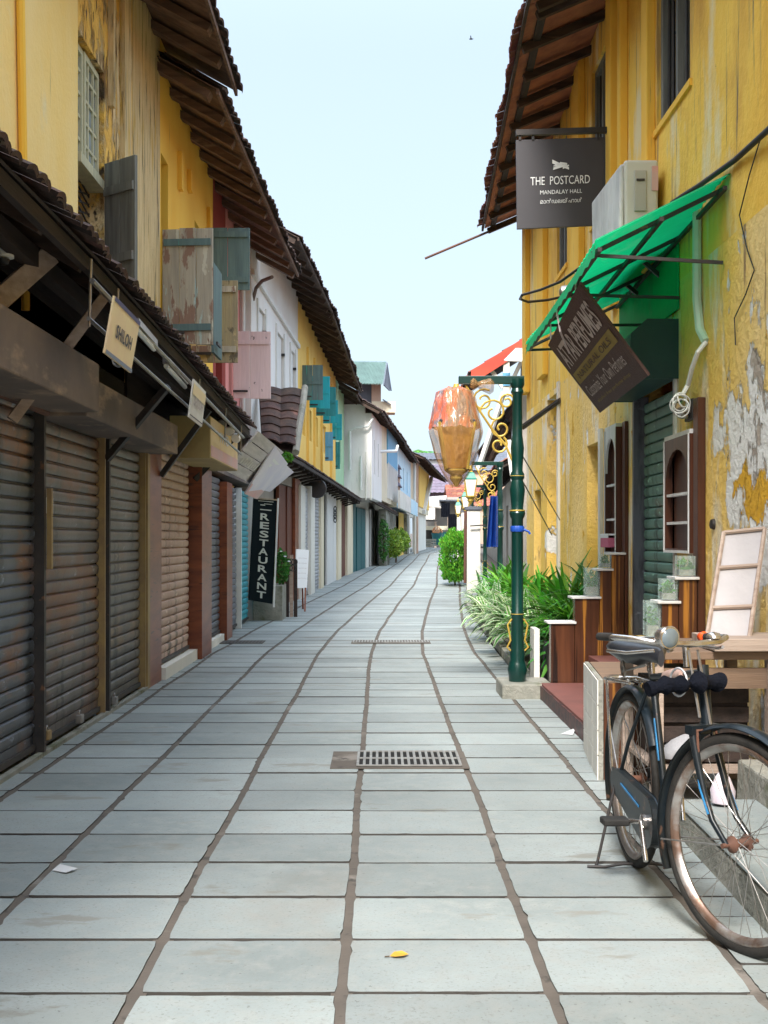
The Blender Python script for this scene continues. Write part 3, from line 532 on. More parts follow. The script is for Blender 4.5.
def hangplate(name, pts, label, mat, parts):
    t = thing(name, label, 'sign', tuple(pts[0]), 'shop signs on the left')
    m = M(); m.slab(pts, .012); m.build('plate', mat, t)
    for kind, box, mt in parts:
        if kind is None: q = subquad(pts, *box); m = M(); m.face(q); m.build('band', mt, t)
        else: text(kind, pts, box, mt, t, bold=.03)
    return t
YN, YF = 6.5, 7.3
hangplate('sign_plate', [P(105, 353, 6.55), P(131, 373, 7.35), P(140, 322, 7.35), P(115, 296, 6.55)], 'cream plate reading SHILOH hung under the left canopy', m_signcream,
          [('SHILOH', (.2, .36, .8, .60), m_letd), (None, (0, .92, 1, 1), m_band), (None, (0, 0, 1, .07), m_bandb)])
hangplate('sign_plate', [P(189, 417, 9.6), P(202, 427, 10.2), P(206, 392, 10.2), P(194, 379, 9.6)], 'smaller faded plate with blurred grey marks hung further along the rail', m_signwhite,
          [('SHILOH', (.15, .36, .85, .62), m_pl), (None, (0, .62, 1, .9), m_signcream), (None, (0, .06, 1, .09), m_letd)])
# camera, floodlights, tube lamps
t = thing('security_camera', 'white dome security camera under the canopy at far left', 'camera', P(6, 255, 6.0))
c = P(4, 252, 6.4); m = M(); m.lathe([(.045, .03), (.05, 0), (.05, -.03), (.03, -.035)], c, 16); m.build('body', m_wpipe, t, smooth=40)
m = M(); m.lathe([(.035, 0), (.03, -.02), (.015, -.032)], c+Vector((0, -.02, -.04)), 14); m.build('lens_dome', m_cable, t, smooth=40)
t = thing('floodlight', 'cluster of small white floodlights beneath the canopy end', 'floodlight', P(224, 430, 13.6))
for px, py in ((222, 424), (230, 431), (222, 438), (236, 438)):
    c = P(px, py, 13.5); m = M(); m.lathe([(.045, -.03), (.055, 0), (.03, .06), (.012, .08)], c, 12, axis=(.2, 1, .3)); m.build('lamp_head', m_signwhite, t, smooth=40)
for px, py, Y in ((142, 335, 7.6), (173, 373, 9.0)):
    t = thing('tube_lamp', 'unlit tube lamp under the canopy ' + ('beside the cream plate' if px < 150 else 'nearer the smaller plate'), 'lamp', P(px, py, Y), 'tube lamps')
    m = M(); a = P(px-7, py-7, Y); b = P(px+12, py+14, Y+.9); m.tube([a, b], .018, 8); m.build('tube', m_wpipe, t); m = M(); m.bar(a+Vector((0, 0, .04)), b+Vector((0, 0, .04)), .05, .04); m.build('fitting', m_steel, t)

# second house: pillars, beige and grey shutters, upper floor with flaking shutters
tB = thing('shop_house', 'weathered yellow house with flaking open shutters and a red and pink end', 'house', (-2.08, 16, 0), 'houses along the left side')
wall(FL, 11.62, uw(160), UP, 2.75, 6.75, [], m_pale_wood, tB, label='bleached timber wall panel')
y1a, y1b = uw(160)+.003, uw(168)
wall(FL, y1a, 17.2, UP, 2.75, 6.75, [(y1a+.05, y1b, 3.35, 5.4), (15.5, 16.15, 3.35, 5.3)], m_yel_col, tB, label='bright ochre wall')
wall(FL, 17.204, 18.6, UP, 2.75, 6.7, [(17.5, 18.2, 3.3, 4.9)], m_red, tB, label='dark red wall'); wall(FL, 18.604, 20.55, UP, 2.75, 6.7, [(19.0, 19.4, 3.3, 5)], m_pink, tB, label='pink wall')
shell(FL, 11.62, 20.55, UP, 2.75, 6.7, m_yel_col, tB)
for a, b, c, d in ((y1a+.05, y1b, 3.35, 5.4), (15.5, 16.15, 3.35, 5.3), (17.5, 18.2, 3.3, 4.9), (19.0, 19.4, 3.3, 5)):
    window(FL, a, b, c, d, UP, tB, m_wgrey, m_glass, 2, 3, .1, .05)
for u in (14.2, 14.9, 16.6): fb(FL, u, u+.14, UP, UP+.05, 5.35+R.uniform(-.1, .2), 5.75, 'wall_bracket', m_yel_col, tB, wobble=.01)
leaf_shutter(162, 213, 229, 345, 13.15, m_peel, tB, dy=-.05, planks=3, mb=m_tealgrey)
leaf_shutter(214, 222, 262, 352, 13.2, m_tealgrey, tB, dy=.6, planks=1, battens=())
leaf_shutter(190, 238, 280, 362, 14.5, m_peel2, tB, planks=2, mb=m_peel)
leaf_shutter(205, 250, 228, 290, 15.6, m_tealgrey, tB, planks=2)
leaf_shutter(229, 271, 331, 398, 19.6, m_pinkw, tB, planks=2, battens=(.8,))
roof(FL, 12.9, 21.3, UP, (.44, 5.98), (.72, 5.86), tB, m_tile, m_wrot, rise=.55, spacing=.75, rw=.15, rh=.08)
m = M(); m.tube([FL.pt(20.45, UP+.06, 5.5), FL.pt(20.45, UP+.06, 3)], .035, 8); m.build('drain_pipe', m_wpipe, tB, smooth=40)
fb(FL, 11.2, 20.5, -.5, -.4, 0, 2.8, 'shop_back', m_shop, tB); fb(FL, 11.27, 20.5, -.28, -.2, 2.2, 3.0, 'upper_panel', m_wdark, tB)
fb(FL, uw(145.6, 2.08), uw(148, 2.08), -.1, .02, 0, 2.2, 'pillar_trim', m_goldr, tB)
fb(FL, uw(148.2, 2.08), uw(160, 2.08), -.15, .015, 0, 2.3, 'pillar', m_wredlam, tB, bevel=.004, label='yellowish brown laminate pillar')
shutter_door(FL, uw(161, 2.08), uw(192, 2.08), .12, 2.2, m_rs4, tB, label='faded beige roller shutter'); fb(FL, uw(160.5, 2.08), uw(193, 2.08), -.2, .05, 0, .118, 'step', m_cast, tB)
pA = uw(193, 2.08); fb(FL, pA, pA+.8, -.2, .1, 0, 2.15, 'pillar', m_wredlam, tB, bevel=.004, label='broad reddish tiled pillar standing out from the shops')
shutter_door(FL, pA+.83, uw(222.5, 2.08), .1, 2.15, m_rs5, tB, label='slate grey roller shutter'); fb(FL, pA+.81, uw(222, 2.08), -.2, .03, 0, .098, 'step', m_cast, tB)
pB = uw(222.5, 2.08); fb(FL, pB, pB+.6, -.2, .06, 0, 2.1, 'pillar', m_wredlam, tB, bevel=.004, label='second reddish tiled pillar')
shutter_door(FL, pB+.62, uw(239, 2.08), .05, 2.1, m_rs5, tB, label='narrow dark roller shutter'); guide(FL, uw(239.5, 2.08), 0, 2.1, tB, m_wpipe, .06)
shutter_door(FL, uw(240, 2.08)+.02, uw(250.5, 2.08), .05, 2.1, m_rs6, tB, label='turquoise roller shutter')
fb(FL, uw(251, 2.08), uw(251, 2.08)+.25, -.2, .06, 0, 2.1, 'white_jamb', m_whitew, tB)
fb(FL, 11.27, 20.5, -.2, .02, 2.2, 2.42, 'lintel', m_hood, tB)
# yellow sign box, plank signboard and lilac board over the shops
t = thing('sign_box', 'yellowed box sign sticking out over the beige and grey shutters', 'sign', (-1.8, 12.6, 2.1), 'shop signs on the left')
m = M(); m.box(-2.08, -1.68, 12.35, 14.7, 2.14, 2.56); m.build('box_body', m_yboxs, t, bevel=.006)
q = [Vector((-1.674, 12.36, 2.15)), Vector((-1.674, 14.69, 2.15)), Vector((-1.674, 14.69, 2.55)), Vector((-1.674, 12.36, 2.55))]
m = M(); m.slab(q, .004); m.build('face_panel', m_ybox, t); text('mo', q, (.3, .5, .62, .78), m_letw, t); m = M(); m.face(subquad(q, 0, .02, 1, .3, .003)); m.build('print_band', m_salmon, t)
t = thing('signboard', 'grey plank signboard leaning out beneath the canopy end', 'sign', P(250, 455, 16), 'shop signs on the left')
q = [P(225, 471, 15.1), P(251, 484, 17.9), P(284, 452, 18.7), P(259, 431, 15.1)]
for i in range(4):
    m = M(); m.slab(subquad(q, 0, i/4+.01, 1, (i+1)/4-.01, 0), .02); m.build('plank', m_gboard, t)
m = M()
for i in range(9): a = .15+i*.07; m.face(subquad(q, a, .3+R.uniform(-.03, .03), a+.045, .42+R.uniform(-.03, .05), .008))
m.build('faded_marks', m_signwhite, t)
t = thing('signboard', 'lilac and salmon signboard hung just past the grey plank board', 'sign', P(265, 475, 17.3), 'shop signs on the left')
q = [P(245, 494, 17.3), P(257, 499, 18.8), P(288, 464, 19.2), P(275, 446, 17.3)]
m = M(); m.slab(q, .02); m.build('panel', m_lilac, t); m = M(); m.face(subquad(q, 0, 0, 1, .22)); m.build('print_band', m_salmon, t)
m = M(); m.slab([P(262, 490, 19.3), P(270, 492, 20.5), P(294, 472, 20.8), P(283, 462, 19.3)], .02); m.build('rear_panel', m_lilac, t)
m = M()
for i in range(5): m.face(subquad(q, .25, .3+i*.12, .72, .36+i*.12, .006))
m.build('faded_letters', m_letw, t)

# ================================================================== RESTAURANT CORNER
t = thing('banner', 'tall black hanging banner reading RESTAURANT in pale letters', 'banner', P(262, 600, 19.6))
q = [P(248.5, 600, 19.4), P(272.5, 604, 19.6), P(277, 500, 19.6), P(253.5, 498, 19.4)]
m = M(); m.slab(q, .015); m.build('fabric', m_banner, t)
for i, ch in enumerate('RESTAURANT'): text(ch, q, (.32, .86-i*.084-.066, .70, .86-i*.084), m_bannerl, t, 'letter', bold=.022)
m = M(); m.face(subquad(q, .3, .935, .5, .945)); m.face(subquad(q, .45, .95, .8, .955)); m.face(subquad(q, .3, .89, .78, .9)); m.face(subquad(q, .2, .975, .85, .98)); m.build('emblem_lines', m_bannerl, t)
m = M(); m.bar(q[1]+Vector((.02, 0, -.05)), q[2]+Vector((.02, 0, .03)), .025); m.build('side_rail', m_whitew, t); m = M(); m.bar(q[3], q[2], .02); m.build('top_rail', m_steel, t)
t = thing('planter_box', 'grey concrete planter box under the RESTAURANT banner', 'planter', P(266, 615, 20.7))
c0 = P(252, 616, 20.0); m = M(); m.box(c0.x, c0.x+.48, 20.1, 21.0, G(20), .60)
m.build('box', m_conc, t, bevel=.01)

def leaf_blade(m, base, d, ln, w, droop, segs=4, edge=True):
    """a strap leaf: arcs out along d and bends down"""
    base = Vector(base); d = Vector(d).normalized(); side = d.cross(Vector((0, 0, 1)))
    if side.length < .05: side = Vector((1, 0, 0))
    side.normalize(); pts = []; p = base.copy(); dd = d.copy()
    for i in range(segs+1):
        t = i/segs; pts.append((p.copy(), w*(math.sin(math.pi*min(.98, .12+.88*t))**.7)*.5))
        p += dd*ln/segs; dd = (dd + Vector((0, 0, -droop/segs))).normalized()
    m.rnd = R.random()
    for (a, wa), (b, wb) in zip(pts, pts[1:]):
        up = Vector((0, 0, .25))
        L_, R_ = side*wa + up*wa, -side*wa + up*wa; L2, R2 = side*wb + up*wb, -side*wb + up*wb
        if edge:
            m.edge = 1; m.face([a+L_, a+L_*.45, b+L2*.45, b+L2]); m.face([a+R_*.45, a+R_, b+R2, b+R2*.45]); m.edge = 0
            m.face([a+L_*.45, a, b, b+L2*.45]); m.face([a, a+R_*.45, b+R2*.45, b])
        else: m.face([a+L_, a, b, b+L2]); m.face([a, a+R_, b+R2, b])
def rosette(name, loc, label, mat, n=60, ln=.5, w=.035, edge=True, h=.1, spread=1.0, group=None, droop=1.6, stems=3, pot=True):
    t = thing(name, label, 'plant', loc, group); m = M(); loc = Vector(loc)
    cs = [loc+Vector((R.uniform(-1, 1)*.16*spread, R.uniform(-1, 1)*.3*spread, h)) for _ in range(stems)]
    for i in range(n):
        a = R.uniform(0, 6.283); el = R.uniform(.25, 1.35); c = R.choice(cs)
        leaf_blade(m, c+Vector((0, 0, R.uniform(0, .12))), (math.cos(a)*math.cos(el), math.sin(a)*math.cos(el), math.sin(el)), ln*R.uniform(.6, 1.15), w*R.uniform(.7, 1.2), droop*R.uniform(.6, 1.3), edge=edge)
    m.build('leaves', mat, t, smooth=60)
    if pot: m = M(); m.lathe([(.12, 0), (.16, h+.02), (.17, h+.05), (.13, h+.05), (.12, h)], loc, 14); m.build('pot', m_conc, t, smooth=40)
    return t
def leafy(m, c, rad, n, size, flat=0):
    c = Vector(c)
    for _ in range(n):
        while True:
            v = Vector((R.uniform(-1, 1), R.uniform(-1, 1), R.uniform(-1, 1)))
            if v.length <= 1: break
        v = v.normalized()*(v.length**.45)
        p = c + Vector((v.x*rad[0], v.y*rad[1], v.z*rad[2])); p += Vector((noise.noise(p*4), noise.noise(p*4+Vector((5, 5, 5))), noise.noise(p*4+Vector((9, 1, 3)))))*min(rad)*.35
        a = Vector((R.gauss(0, 1), R.gauss(0, 1), R.gauss(0, 1)+flat)).normalized(); b = a.cross(Vector((R.gauss(0, 1), R.gauss(0, 1), R.gauss(0, 1)))).normalized(); s = size*R.uniform(.6, 1.3)
        m.rnd = R.random(); m.face([p-a*s, p+b*s*.4, p+a*s, p-b*s*.4])
t = thing('potted_shrub', 'small green shrub growing in the concrete planter', 'plant', P(281, 588, 20.5)); m = M(); leafy(m, P(281, 567, 20.5), (.13, .2, .28), 420, .05); m.build('leaves', m_leafd, t)
m = M(); m.tube([P(281, 590, 20.5), P(280, 575, 20.5), P(283, 555, 20.5)], [.015, .012, .006], 6); m.build('stem', m_stem, t)
m = M()
for k in range(3): m.lathe([(.004, 0), (.03, .012), (.004, .02)], P(281+k*4, 552+k*5, 20.3), 8)
m.build('white_flowers', m_letw, t)
t = thing('slat_gate', 'dark weathered plank gate post beside the planter', 'gate', P(290, 610, 21.0))
for i in range(3): m = M(); x = P(285+i*4.1, 600, 20.8).x; m.box(x, x+.058, 20.9+i*.02, 20.94+i*.02, G(21), 1.02+[.0, .06, -.02][i]); m.build('plank', m_wdark if i != 1 else m_wtaupe, t)
m = M(); 
for k in range(5): m.torus(P(288+k*1.6, 562+(k % 2)*6, 20.85), (0, 1, 0), .05, .008, 10, 5)
m.build('iron_scroll', m_metal, t)
t = thing('menu_board', 'white standing menu board with faint print by the shop fronts', 'menu board', P(303, 594, 22.5))
q = [P(295, 588, 22.4), P(307, 588, 22.6), P(309, 550, 22.8), P(296.5, 549, 22.6)]; m = M(); m.slab(q, .02); m.build('board', m_letw, t)
for i in range(5): text('menu of the day', q, (.18, .75-i*.13, .85, .79-i*.13), m_pl, t, 'lettering')
for s in (0, 1): m = M(); a = P(296+s*9.5, 588, 22.5); m.bar(a, (a.x, 22.3, G(22)), .03); m.build('leg', m_wredlam, t)
m = M(); m.bar(P(302, 575, 22.8), (P(302, 575, 22.8).x, 23.1, G(23)), .03); m.build('back_prop', m_wredlam, t)

# ================================================================== LEFT ROW, FARTHER
def rowhouse(Y0, Y1, label, mw, up_o, z0, eave, eave_o, holes=(), tile=m_tile, low=None, zlow=2.75, gap=.02, rise=.55, spacing=.8, raft=m_wdarkx, roofu=(0, 0)):
    fr = Fr(LE(Y0)+.0, Y0, LE(Y1), Y1, 1); t = thing('shop_house', label, 'house', (LE(Y0), Y0, G(Y0)), 'houses along the left side'); L_ = fr.L-gap
    wall(fr, 0, L_, up_o, z0, eave[0]+.35, list(holes), mw, t); shell(fr, 0, L_, up_o, z0, eave[0]+.3, mw, t)
    wall(fr, 0, L_, -.25, G(Y0)-.1, z0+.15, [], low or m_plast, t, name='ground_floor_wall', t=.2)
    roof(fr, roofu[0], L_+roofu[1], up_o, (eave_o[0], eave[0]), (eave_o[1], eave[1]), t, tile, raft, rise=rise, spacing=spacing, rh=.09)
    return t, fr
def slit(fr, pa, pb, ya, yb, o): 
    a, b = fr.u(pa, o), fr.u(pb, o); mid = (pa+pb)/2; return (a, b, fr.z(mid, yb, o), fr.z(mid, ya, o))
frC = Fr(LE(20.6), 20.6, LE(27.6), 27.6, 1)
hC = [(lambda u0, u1: (u0, u1, 3.95, 5.35))(frC.u(a, -.2), frC.u(b, -.2)) for a, b in ((257.5, 265), (276, 283.5), (290, 295))]
tW, frC = rowhouse(20.6, 27.6, 'white house with narrow upper windows and a dark ribbed eave', m_white, -.2, 2.9, (6.45, 6.36), (.55, .6), hC, roofu=(.6, .6))
for h in hC:
    fb(frC, h[0]+.02, h[1]-.02, -.27, -.24, h[2]+.02, h[3]-.02, 'window_shutter', m_whitew, tW)
    for z in (h[2]+.35, h[3]-.35): fb(frC, h[1]-.06, h[1]+.0, -.24, -.17, z, z+.05, 'hinge', m_metal, tW)
    fb(frC, h[0]-.1, h[0]-.0, -.2, -.17, h[2]-.1, h[3]+.1, 'window_trim', m_whitew, tW); fb(frC, h[1], h[1]+.1, -.2, -.175, h[2]-.1, h[3]+.1, 'window_trim', m_whitew, tW)
m = M(); m.bar(frC.pt(0, -.17, 5.75), frC.pt(frC.L, -.17, 5.6), .05, .09); m.build('cornice', m_whitew, tW)
m = M(); m.tube([P(253, 300, 20.9), P(256, 288, 20.7), P(262, 281, 20.5), P(272, 277, 20.0)], .03, 8); m.build('overflow_pipe', m_hood, tW, smooth=40)
# tiled hip end and mossy verge of the restaurant canopy
t = thing('tiled_hip', 'small steep brown tiled hip roof with a mossy edge before the white house', 'canopy', (-1.7, 20.4, 3))
m = M(); tile_sheet(m, P(262, 440, 19.9), P(297, 447, 19.9), P(303, 390, 21.3), P(259, 388, 21.3), pitch=.2, course=.23, amp=.04); m.build('tile_slope', m_tile, t, smooth=50)
m = M(); m.tube([P(305, 388, 21.3), P(303, 405, 20.9), P(299, 425, 20.4), P(296, 452, 19.8)], .06, 8); m.build('mossy_verge', m_conc, t, smooth=40, wobble=.03)
m = M(); m.slab([P(262, 446, 19.95), P(297, 452, 19.95), P(303, 396, 21.35), P(259, 394, 21.35)], .03); m.build('boarding', m_wdark, t)
t = thing('hanging_plant', 'tuft of bright leaves growing at the canopy corner', 'plant', P(287, 460, 19.6)); m = M(); leafy(m, P(287, 458, 19.6), (.1, .1, .08), 130, .035); m.build('leaves', m_hedge, t)

# long curved-bracket canopy past the restaurant
def canopy(pts, label, tile=m_tile, back=.75, lift=.42, name='tiled_canopy', raft=m_wdark, thick=.1, bk=None):
    """pts: eave points (px, py, Y)"""
    e = [P(*p) for p in pts]; t = thing(name, label, 'canopy', tuple(e[0]))
    for a, b in zip(e, e[1:]):
        n = Vector((-(b-a).y, (b-a).x, 0)).normalized()*back + Vector((0, 0, lift)); m = M(); tile_sheet(m, a, b, b+n, a+n, pitch=.24, course=.3); m.build('tile_slope', tile, t, smooth=50, wobble=.012)
        m = M(); dz = Vector((0, 0, .03)); m.slab([a+n-dz, b+n-dz, b-dz, a-dz], .03); m.build('boarding', raft, t); m = M(); m.bar(a-Vector((0, 0, thick*.4)), b-Vector((0, 0, thick*.4)), .04, thick*.6); m.build('fascia', raft, t, wobble=.03)
        k = max(2, int((b-a).length/.9))
        for i in range(k):
            q = a.lerp(b, (i+.5)/k); w = n*1.0; m = M(); m.bar(q-Vector((0, 0, .07)), q+n-Vector((0, 0, .09)), .05, .07); m.build('rafter', raft, t)
            if bk:
                m = M(); arc = [q + Vector((n.x, n.y, 0))*(1-math.cos(s)) + Vector((0, 0, -.12-bk*(math.sin(s)*0+ (1-math.cos(s))**1.0*.0)-bk*(1-math.sqrt(max(0, 1-(1-math.cos(s))**2))))) for s in [j*math.pi/2/6 for j in range(7)]]; m.tube(arc, .028, 6); m.build('curved_bracket', raft, t)
    return t
canopy([(283, 452, 20.2), (302, 462, 23.5), (330, 480, 30.5), (361, 500, 40.5)], 'long dark canopy on curved brackets past the restaurant', back=.95, bk=.6)
# ground floors past x = 280
frX = Fr(LE(21.0), 21.0, LE(27.6), 27.6, 1)
def gf(fr, pa, pb, o, z0, z1, name, mat, par, th=.06, label=None):
    a, b = fr.u(pa, o), fr.u(pb, o); return fb(fr, a, b, o-th, o, z0, z1, name, mat, par, label=label)
g0 = G(24)
gf(frX, 279, 287, -.15, g0, 2.4, 'door_leaf', m_brdoor, tW, label='dark red brown wooden door'); gf(frX, 287.3, 295, -.12, g0, 2.4, 'door_leaf', m_brdoor, tW); gf(frX, 295.3, 300, -.05, g0, 2.6, 'door_post', m_wredlam, tW)
gf(frX, 301, 305.5, .0, g0, 2.5, 'white_jamb', m_cast, tW, .2); shutter_door(frX, frX.u(306), frX.u(310.5), g0, 2.4, m_rs8, tW, label='pale grey roller shutter'); gf(frX, 311, 315, .03, g0, 2.55, 'white_jamb', m_cast, tW, .2)
fb(frX, 0, frX.L-.05, -.2, -.12, 2.42, 3.1, 'upper_panel', m_plast, tW)
m = M(); m.lathe([(.22, 0), (.22, .1)], frX.pt(frX.u(311), .15, 2.5), 20, axis=(-.2, -1, 0)); m.build('round_vent', m_metal, tW, smooth=40)

hD = []
frD = Fr(LE(27.6), 27.6, LE(39), 39, 1)
for a, b in ((302.5, 305.5), (309, 311.5), (315.5, 318), (323, 326), (335, 337)):
    u0, u1 = frD.u(a, -.2), frD.u(b, -.2); hD.append((u0, u1, 3.75, 4.5)); hD.append((u0, u1, 4.6, 5.35))
tY, frD = rowhouse(27.6, 39, 'yellow house with turquoise shutters standing open', m_yel2, -.2, 2.95, (6.33, 6.05), (.6, .58), hD, roofu=(.0, .8))
for h in hD: fb(frD, h[0]+.01, h[1]-.01, -.3, -.27, h[2]+.01, h[3]-.01, 'window_shutter', m_wgrey if R.random() < .5 else m_cream, tY)
for px0, px1, a, b, Y, mt in ((302, 323, 365, 400, 28.3, m_tealgrey), (308, 330, 376, 408, 29.9, m_turq), (316, 336, 387, 416, 31.9, m_turq2), (322, 338, 400, 423, 33.6, m_turq), (330, 342, 414, 440, 36.8, m_turq)):
    leaf_shutter(px0, px1, a, b, Y, mt, tY, planks=2, battens=(.45,))
leaf_shutter(325, 333, 432, 461, 33.0, m_sky, tY, planks=2, battens=(.5,)); leaf_shutter(335.5, 340, 442, 469, 37.5, m_turq2, tY, planks=2, battens=(.5,))
for px in (306.5, 313.3, 320.5, 330): u = frD.u(px, -.2); fb(frD, u, u+.12, -.2, -.14, 2.98, 5.9, 'wall_pilaster', m_yel2, tY)
g1 = G(33)
shutter_door(frD, .1, frD.u(321), g0, 2.5, m_rs8, tY, label='light blue grey roller shutter'); gf(frD, 321.3, 324, .02, g1-.1, 2.6, 'cream_jamb', m_cream, tY, .2); gf(frD, 324.3, 327, -.05, g1-.1, 2.6, 'dark_doorway', m_shop, tY)
gf(frD, 327.3, 333, .0, g1-.1, 2.6, 'door_panel', m_whitew, tY); gf(frD, 333.3, 338, .0, g1-.1, 2.6, 'door_panel', m_whitew, tY); gf(frD, 338.3, 341.5, .06, g1-.1, 2.7, 'cream_jamb', m_cream, tY, .2)
gf(frD, 342, 347, .0, g1-.1, 2.6, 'door_leaf', m_brdoor, tY)
m = M()
for k in range(4): m.torus(frD.pt(frD.u(333), .06, 2.2-k*.1), (1, .5, 0), .08, .015, 10, 5)
m.build('cable_coil', m_cable, tY)

tG, frE = rowhouse(39, 42, 'narrow pale green house between the yellow and white ones', m_green, -.2, 2.95, (6.0, 5.95), (.4, .4), [(1.1, 1.7, 3.8, 5.1)], roofu=(.85, 0))
g2 = G(41); gf(frE, 347.5, 353, .05, g2-.1, 2.7, 'cream_jamb', m_cream, tG, .2); gf(frE, 353.2, 356, 0, g2-.1, 2.7, 'door_leaf', m_tealdoor, tG)
# white house whose upper floor projects
fF = Fr(LE(42.1), 42.1, LE(47), 47, 1); tP = thing('shop_house', 'white house whose upper floor projects over the lane with a white drain pipe', 'house', (LE(42), 42, G(42)), 'houses along the left side')
wall(fF, 0, fF.L-.02, .72, 2.75, 5.6, [(1.2, 1.5, 3.6, 4.8), (3.0, 3.3, 3.6, 4.8)], m_white, tP); fb(fF, 0.004, .2, -2.8, .496, 2.75, 5.9, 'side_wall', m_white, tP); fb(fF, fF.L-.22, fF.L-.03, -2.8, .496, 2.75, 5.6, 'side_wall', m_white, tP)
fb(fF, .21, fF.L-.23, -2.8, .49, 2.75, 2.9, 'upper_floor_slab', m_plast, tP)
for a_ in (1.2, 3.0): window(fF, a_, a_+.3, 3.6, 4.8, .72, tP, m_wgrey, m_glass, 1, 3, .05, .04)
wall(fF, 0, fF.L-.02, -.1, G(42)-.1, 2.74, [], m_cast, tP, name='ground_floor_wall')
gf(fF, 357, 361, 0, G(42)-.1, 2.5, 'door_leaf', m_tealdoor, tP, label='dark teal double door'); gf(fF, 361.3, 365.5, 0, G(42)-.1, 2.5, 'door_leaf', m_tealdoor, tP); gf(fF, 366, 369, .03, G(42)-.1, 2.5, 'white_jamb', m_cast, tP, .1)
roof(fF, -.5, fF.L+.2, .72, (1.15, 5.62), (1.1, 5.62), tP, m_tile, m_wdarkx, rise=.5, spacing=.9, rh=.09, ridge=2.9)
m = M(); m.tube([P(350, 470, 41.95), P(350, 431, 41.95), P(356, 428, 41.9), P(368, 426, 41.9), P(373, 418, 41.9)], .045, 8); m.build('drain_pipe', m_wpipe, tP, smooth=40)
m = M(); m.tube([P(361, 490, 41.95), P(361, 456, 41.95)], .04, 8); m.build('drain_pipe', m_wpipe, tP, smooth=40)
for px in (366, 371): m = M(); m.tube([P(px, 500, 41.95), P(px, 452, 41.95)], .025, 6); m.build('wall_batten', m_cast, tP)
# blue slatted house
fG = Fr(LE(47.1), 47.1, LE(60), 60, 1); tS = thing('shop_house', 'house with a blue upper board and white vertical slats', 'house', (LE(47), 47, G(47)), 'houses along the left side')
wall(fG, 0, fG.L-.02, .55, 2.9, 6.1, [(5.6, 12.6, 3.2, 4.6)], m_cream, tS); shell(fG, 0, fG.L-.02, .55, 2.9, 6.1, m_cream, tS); wall(fG, 0, fG.L-.02, -.1, G(47)-.1, 2.89, [], m_cast, tS, name='ground_floor_wall')
fb(fG, 5.5, 12.7, .552, .60, 4.55, 6.0, 'blue_board', m_sky, tS)
for i in range(9): fb(fG, 5.6+i*.84, 5.9+i*.84, .5, .62, 3.1, 4.6, 'slat_post', m_whitew, tS)
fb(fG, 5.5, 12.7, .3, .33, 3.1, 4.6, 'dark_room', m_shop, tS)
m = M(); m.tube([P(367, 452, 44), P(396, 451, 50), P(397.5, 446, 50.5)], .06, 8); m.build('drain_pipe', m_wpipe, tS, smooth=40)
roof(fG, -.4, fG.L+.2, .55, (1.0, 5.85), (1.0, 6.0), tS, m_tile, m_wdarkx, rise=.5, spacing=1.2, rh=.09)
g3 = G(50); gf(fG, 371, 374.5, .0, g3-.15, 2.6, 'door_panel', m_whitew, tS); gf(fG, 375, 377.5, .03, g3-.15, 2.6, 'door_panel', m_cream, tS); gf(fG, 378, 381, -.0, g3-.15, 2.6, 'dark_doorway', m_shop, tS)
gf(fG, 381.5, 385.5, .35, g3-.15, 2.5, 'gate_leaf', m_tealdoor, tS); gf(fG, 386, 389.5, .6, g3-.15, 2.6, 'stone_post', m_conc, tS, .3)
canopy([(369.5, 498, 44.5), (398, 514, 57)], 'short dark tiled canopy below the blue slatted house', back=1.0, lift=.7)
# pale blue house
fH = Fr(LE(60.1), 60.1, LE(76), 76, 1); tM = thing('shop_house', 'pale blue house with small painted pagoda roofs on its wall', 'house', (LE(60), 60, G(60)), 'houses along the left side')
wall(fH, 0, fH.L-.02, .5, 3.0, 6.0, [(7, 7.9, 4.0, 5.2), (11, 11.9, 4.0, 5.2)], m_blue, tM)
for a_ in (7, 11): window(fH, a_, a_+.9, 4.0, 5.2, .5, tM, m_whitew, m_glass, 2, 3, .08, .07); shell(fH, 0, fH.L-.02, .5, 3.0, 6.0, m_blue, tM); wall(fH, 0, fH.L-.02, -.1, G(60)-.1, 2.99, [], m_cast, tM, name='ground_floor_wall')
roof(fH, -.2, fH.L+.2, .5, (.95, 6.0), (1.0, 6.0), tM, m_tile, m_wdarkx, rise=.45, spacing=1.5, rh=.09)
for i, (z, w) in enumerate(((4.9, 1.6), (4.45, 2.1), (4.0, 2.6))):
    m = M(); u = 2.6; p = fH.pt; m.hexa([p(u-w/2, .5, z), p(u+w/2, .5, z), p(u+w/2, .62, z), p(u-w/2, .62, z)], [p(u-w/4, .5, z+.2), p(u+w/4, .5, z+.2), p(u+w/4, .52, z+.2), p(u-w/4, .52, z+.2)]); m.build('painted_roof', m_violet, tM)
    fb(fH, u-w/3, u+w/3, .5, .53, z-.25, z-.003, 'painted_storey', m_peach if i else m_violet, tM)
g4 = G(66); gf(fH, 407, 409, .3, g4-.2, 2.9, 'stone_post', m_conc, tM, .3); gf(fH, 399.5, 405, .1, g4-.2, 2.9, 'yellow_panel', m_yel2, tM); gf(fH, 405.4, 406.6, .12, g4-.2, 2.9, 'dark_doorway', m_shop, tM)
t = thing('fascia_board', 'long white sign fascia above the far left hedge', 'sign', tuple(fH.pt(3, .9, 3)), 'shop signs on the left')
for a, b, mt in ((-4.5, 1, m_cast), (1.05, 6.5, m_signwhite), (6.55, 15.5, m_blue)): fb(fH, a, b, .85, .95, 2.75, 3.55, 'panel', mt, t)
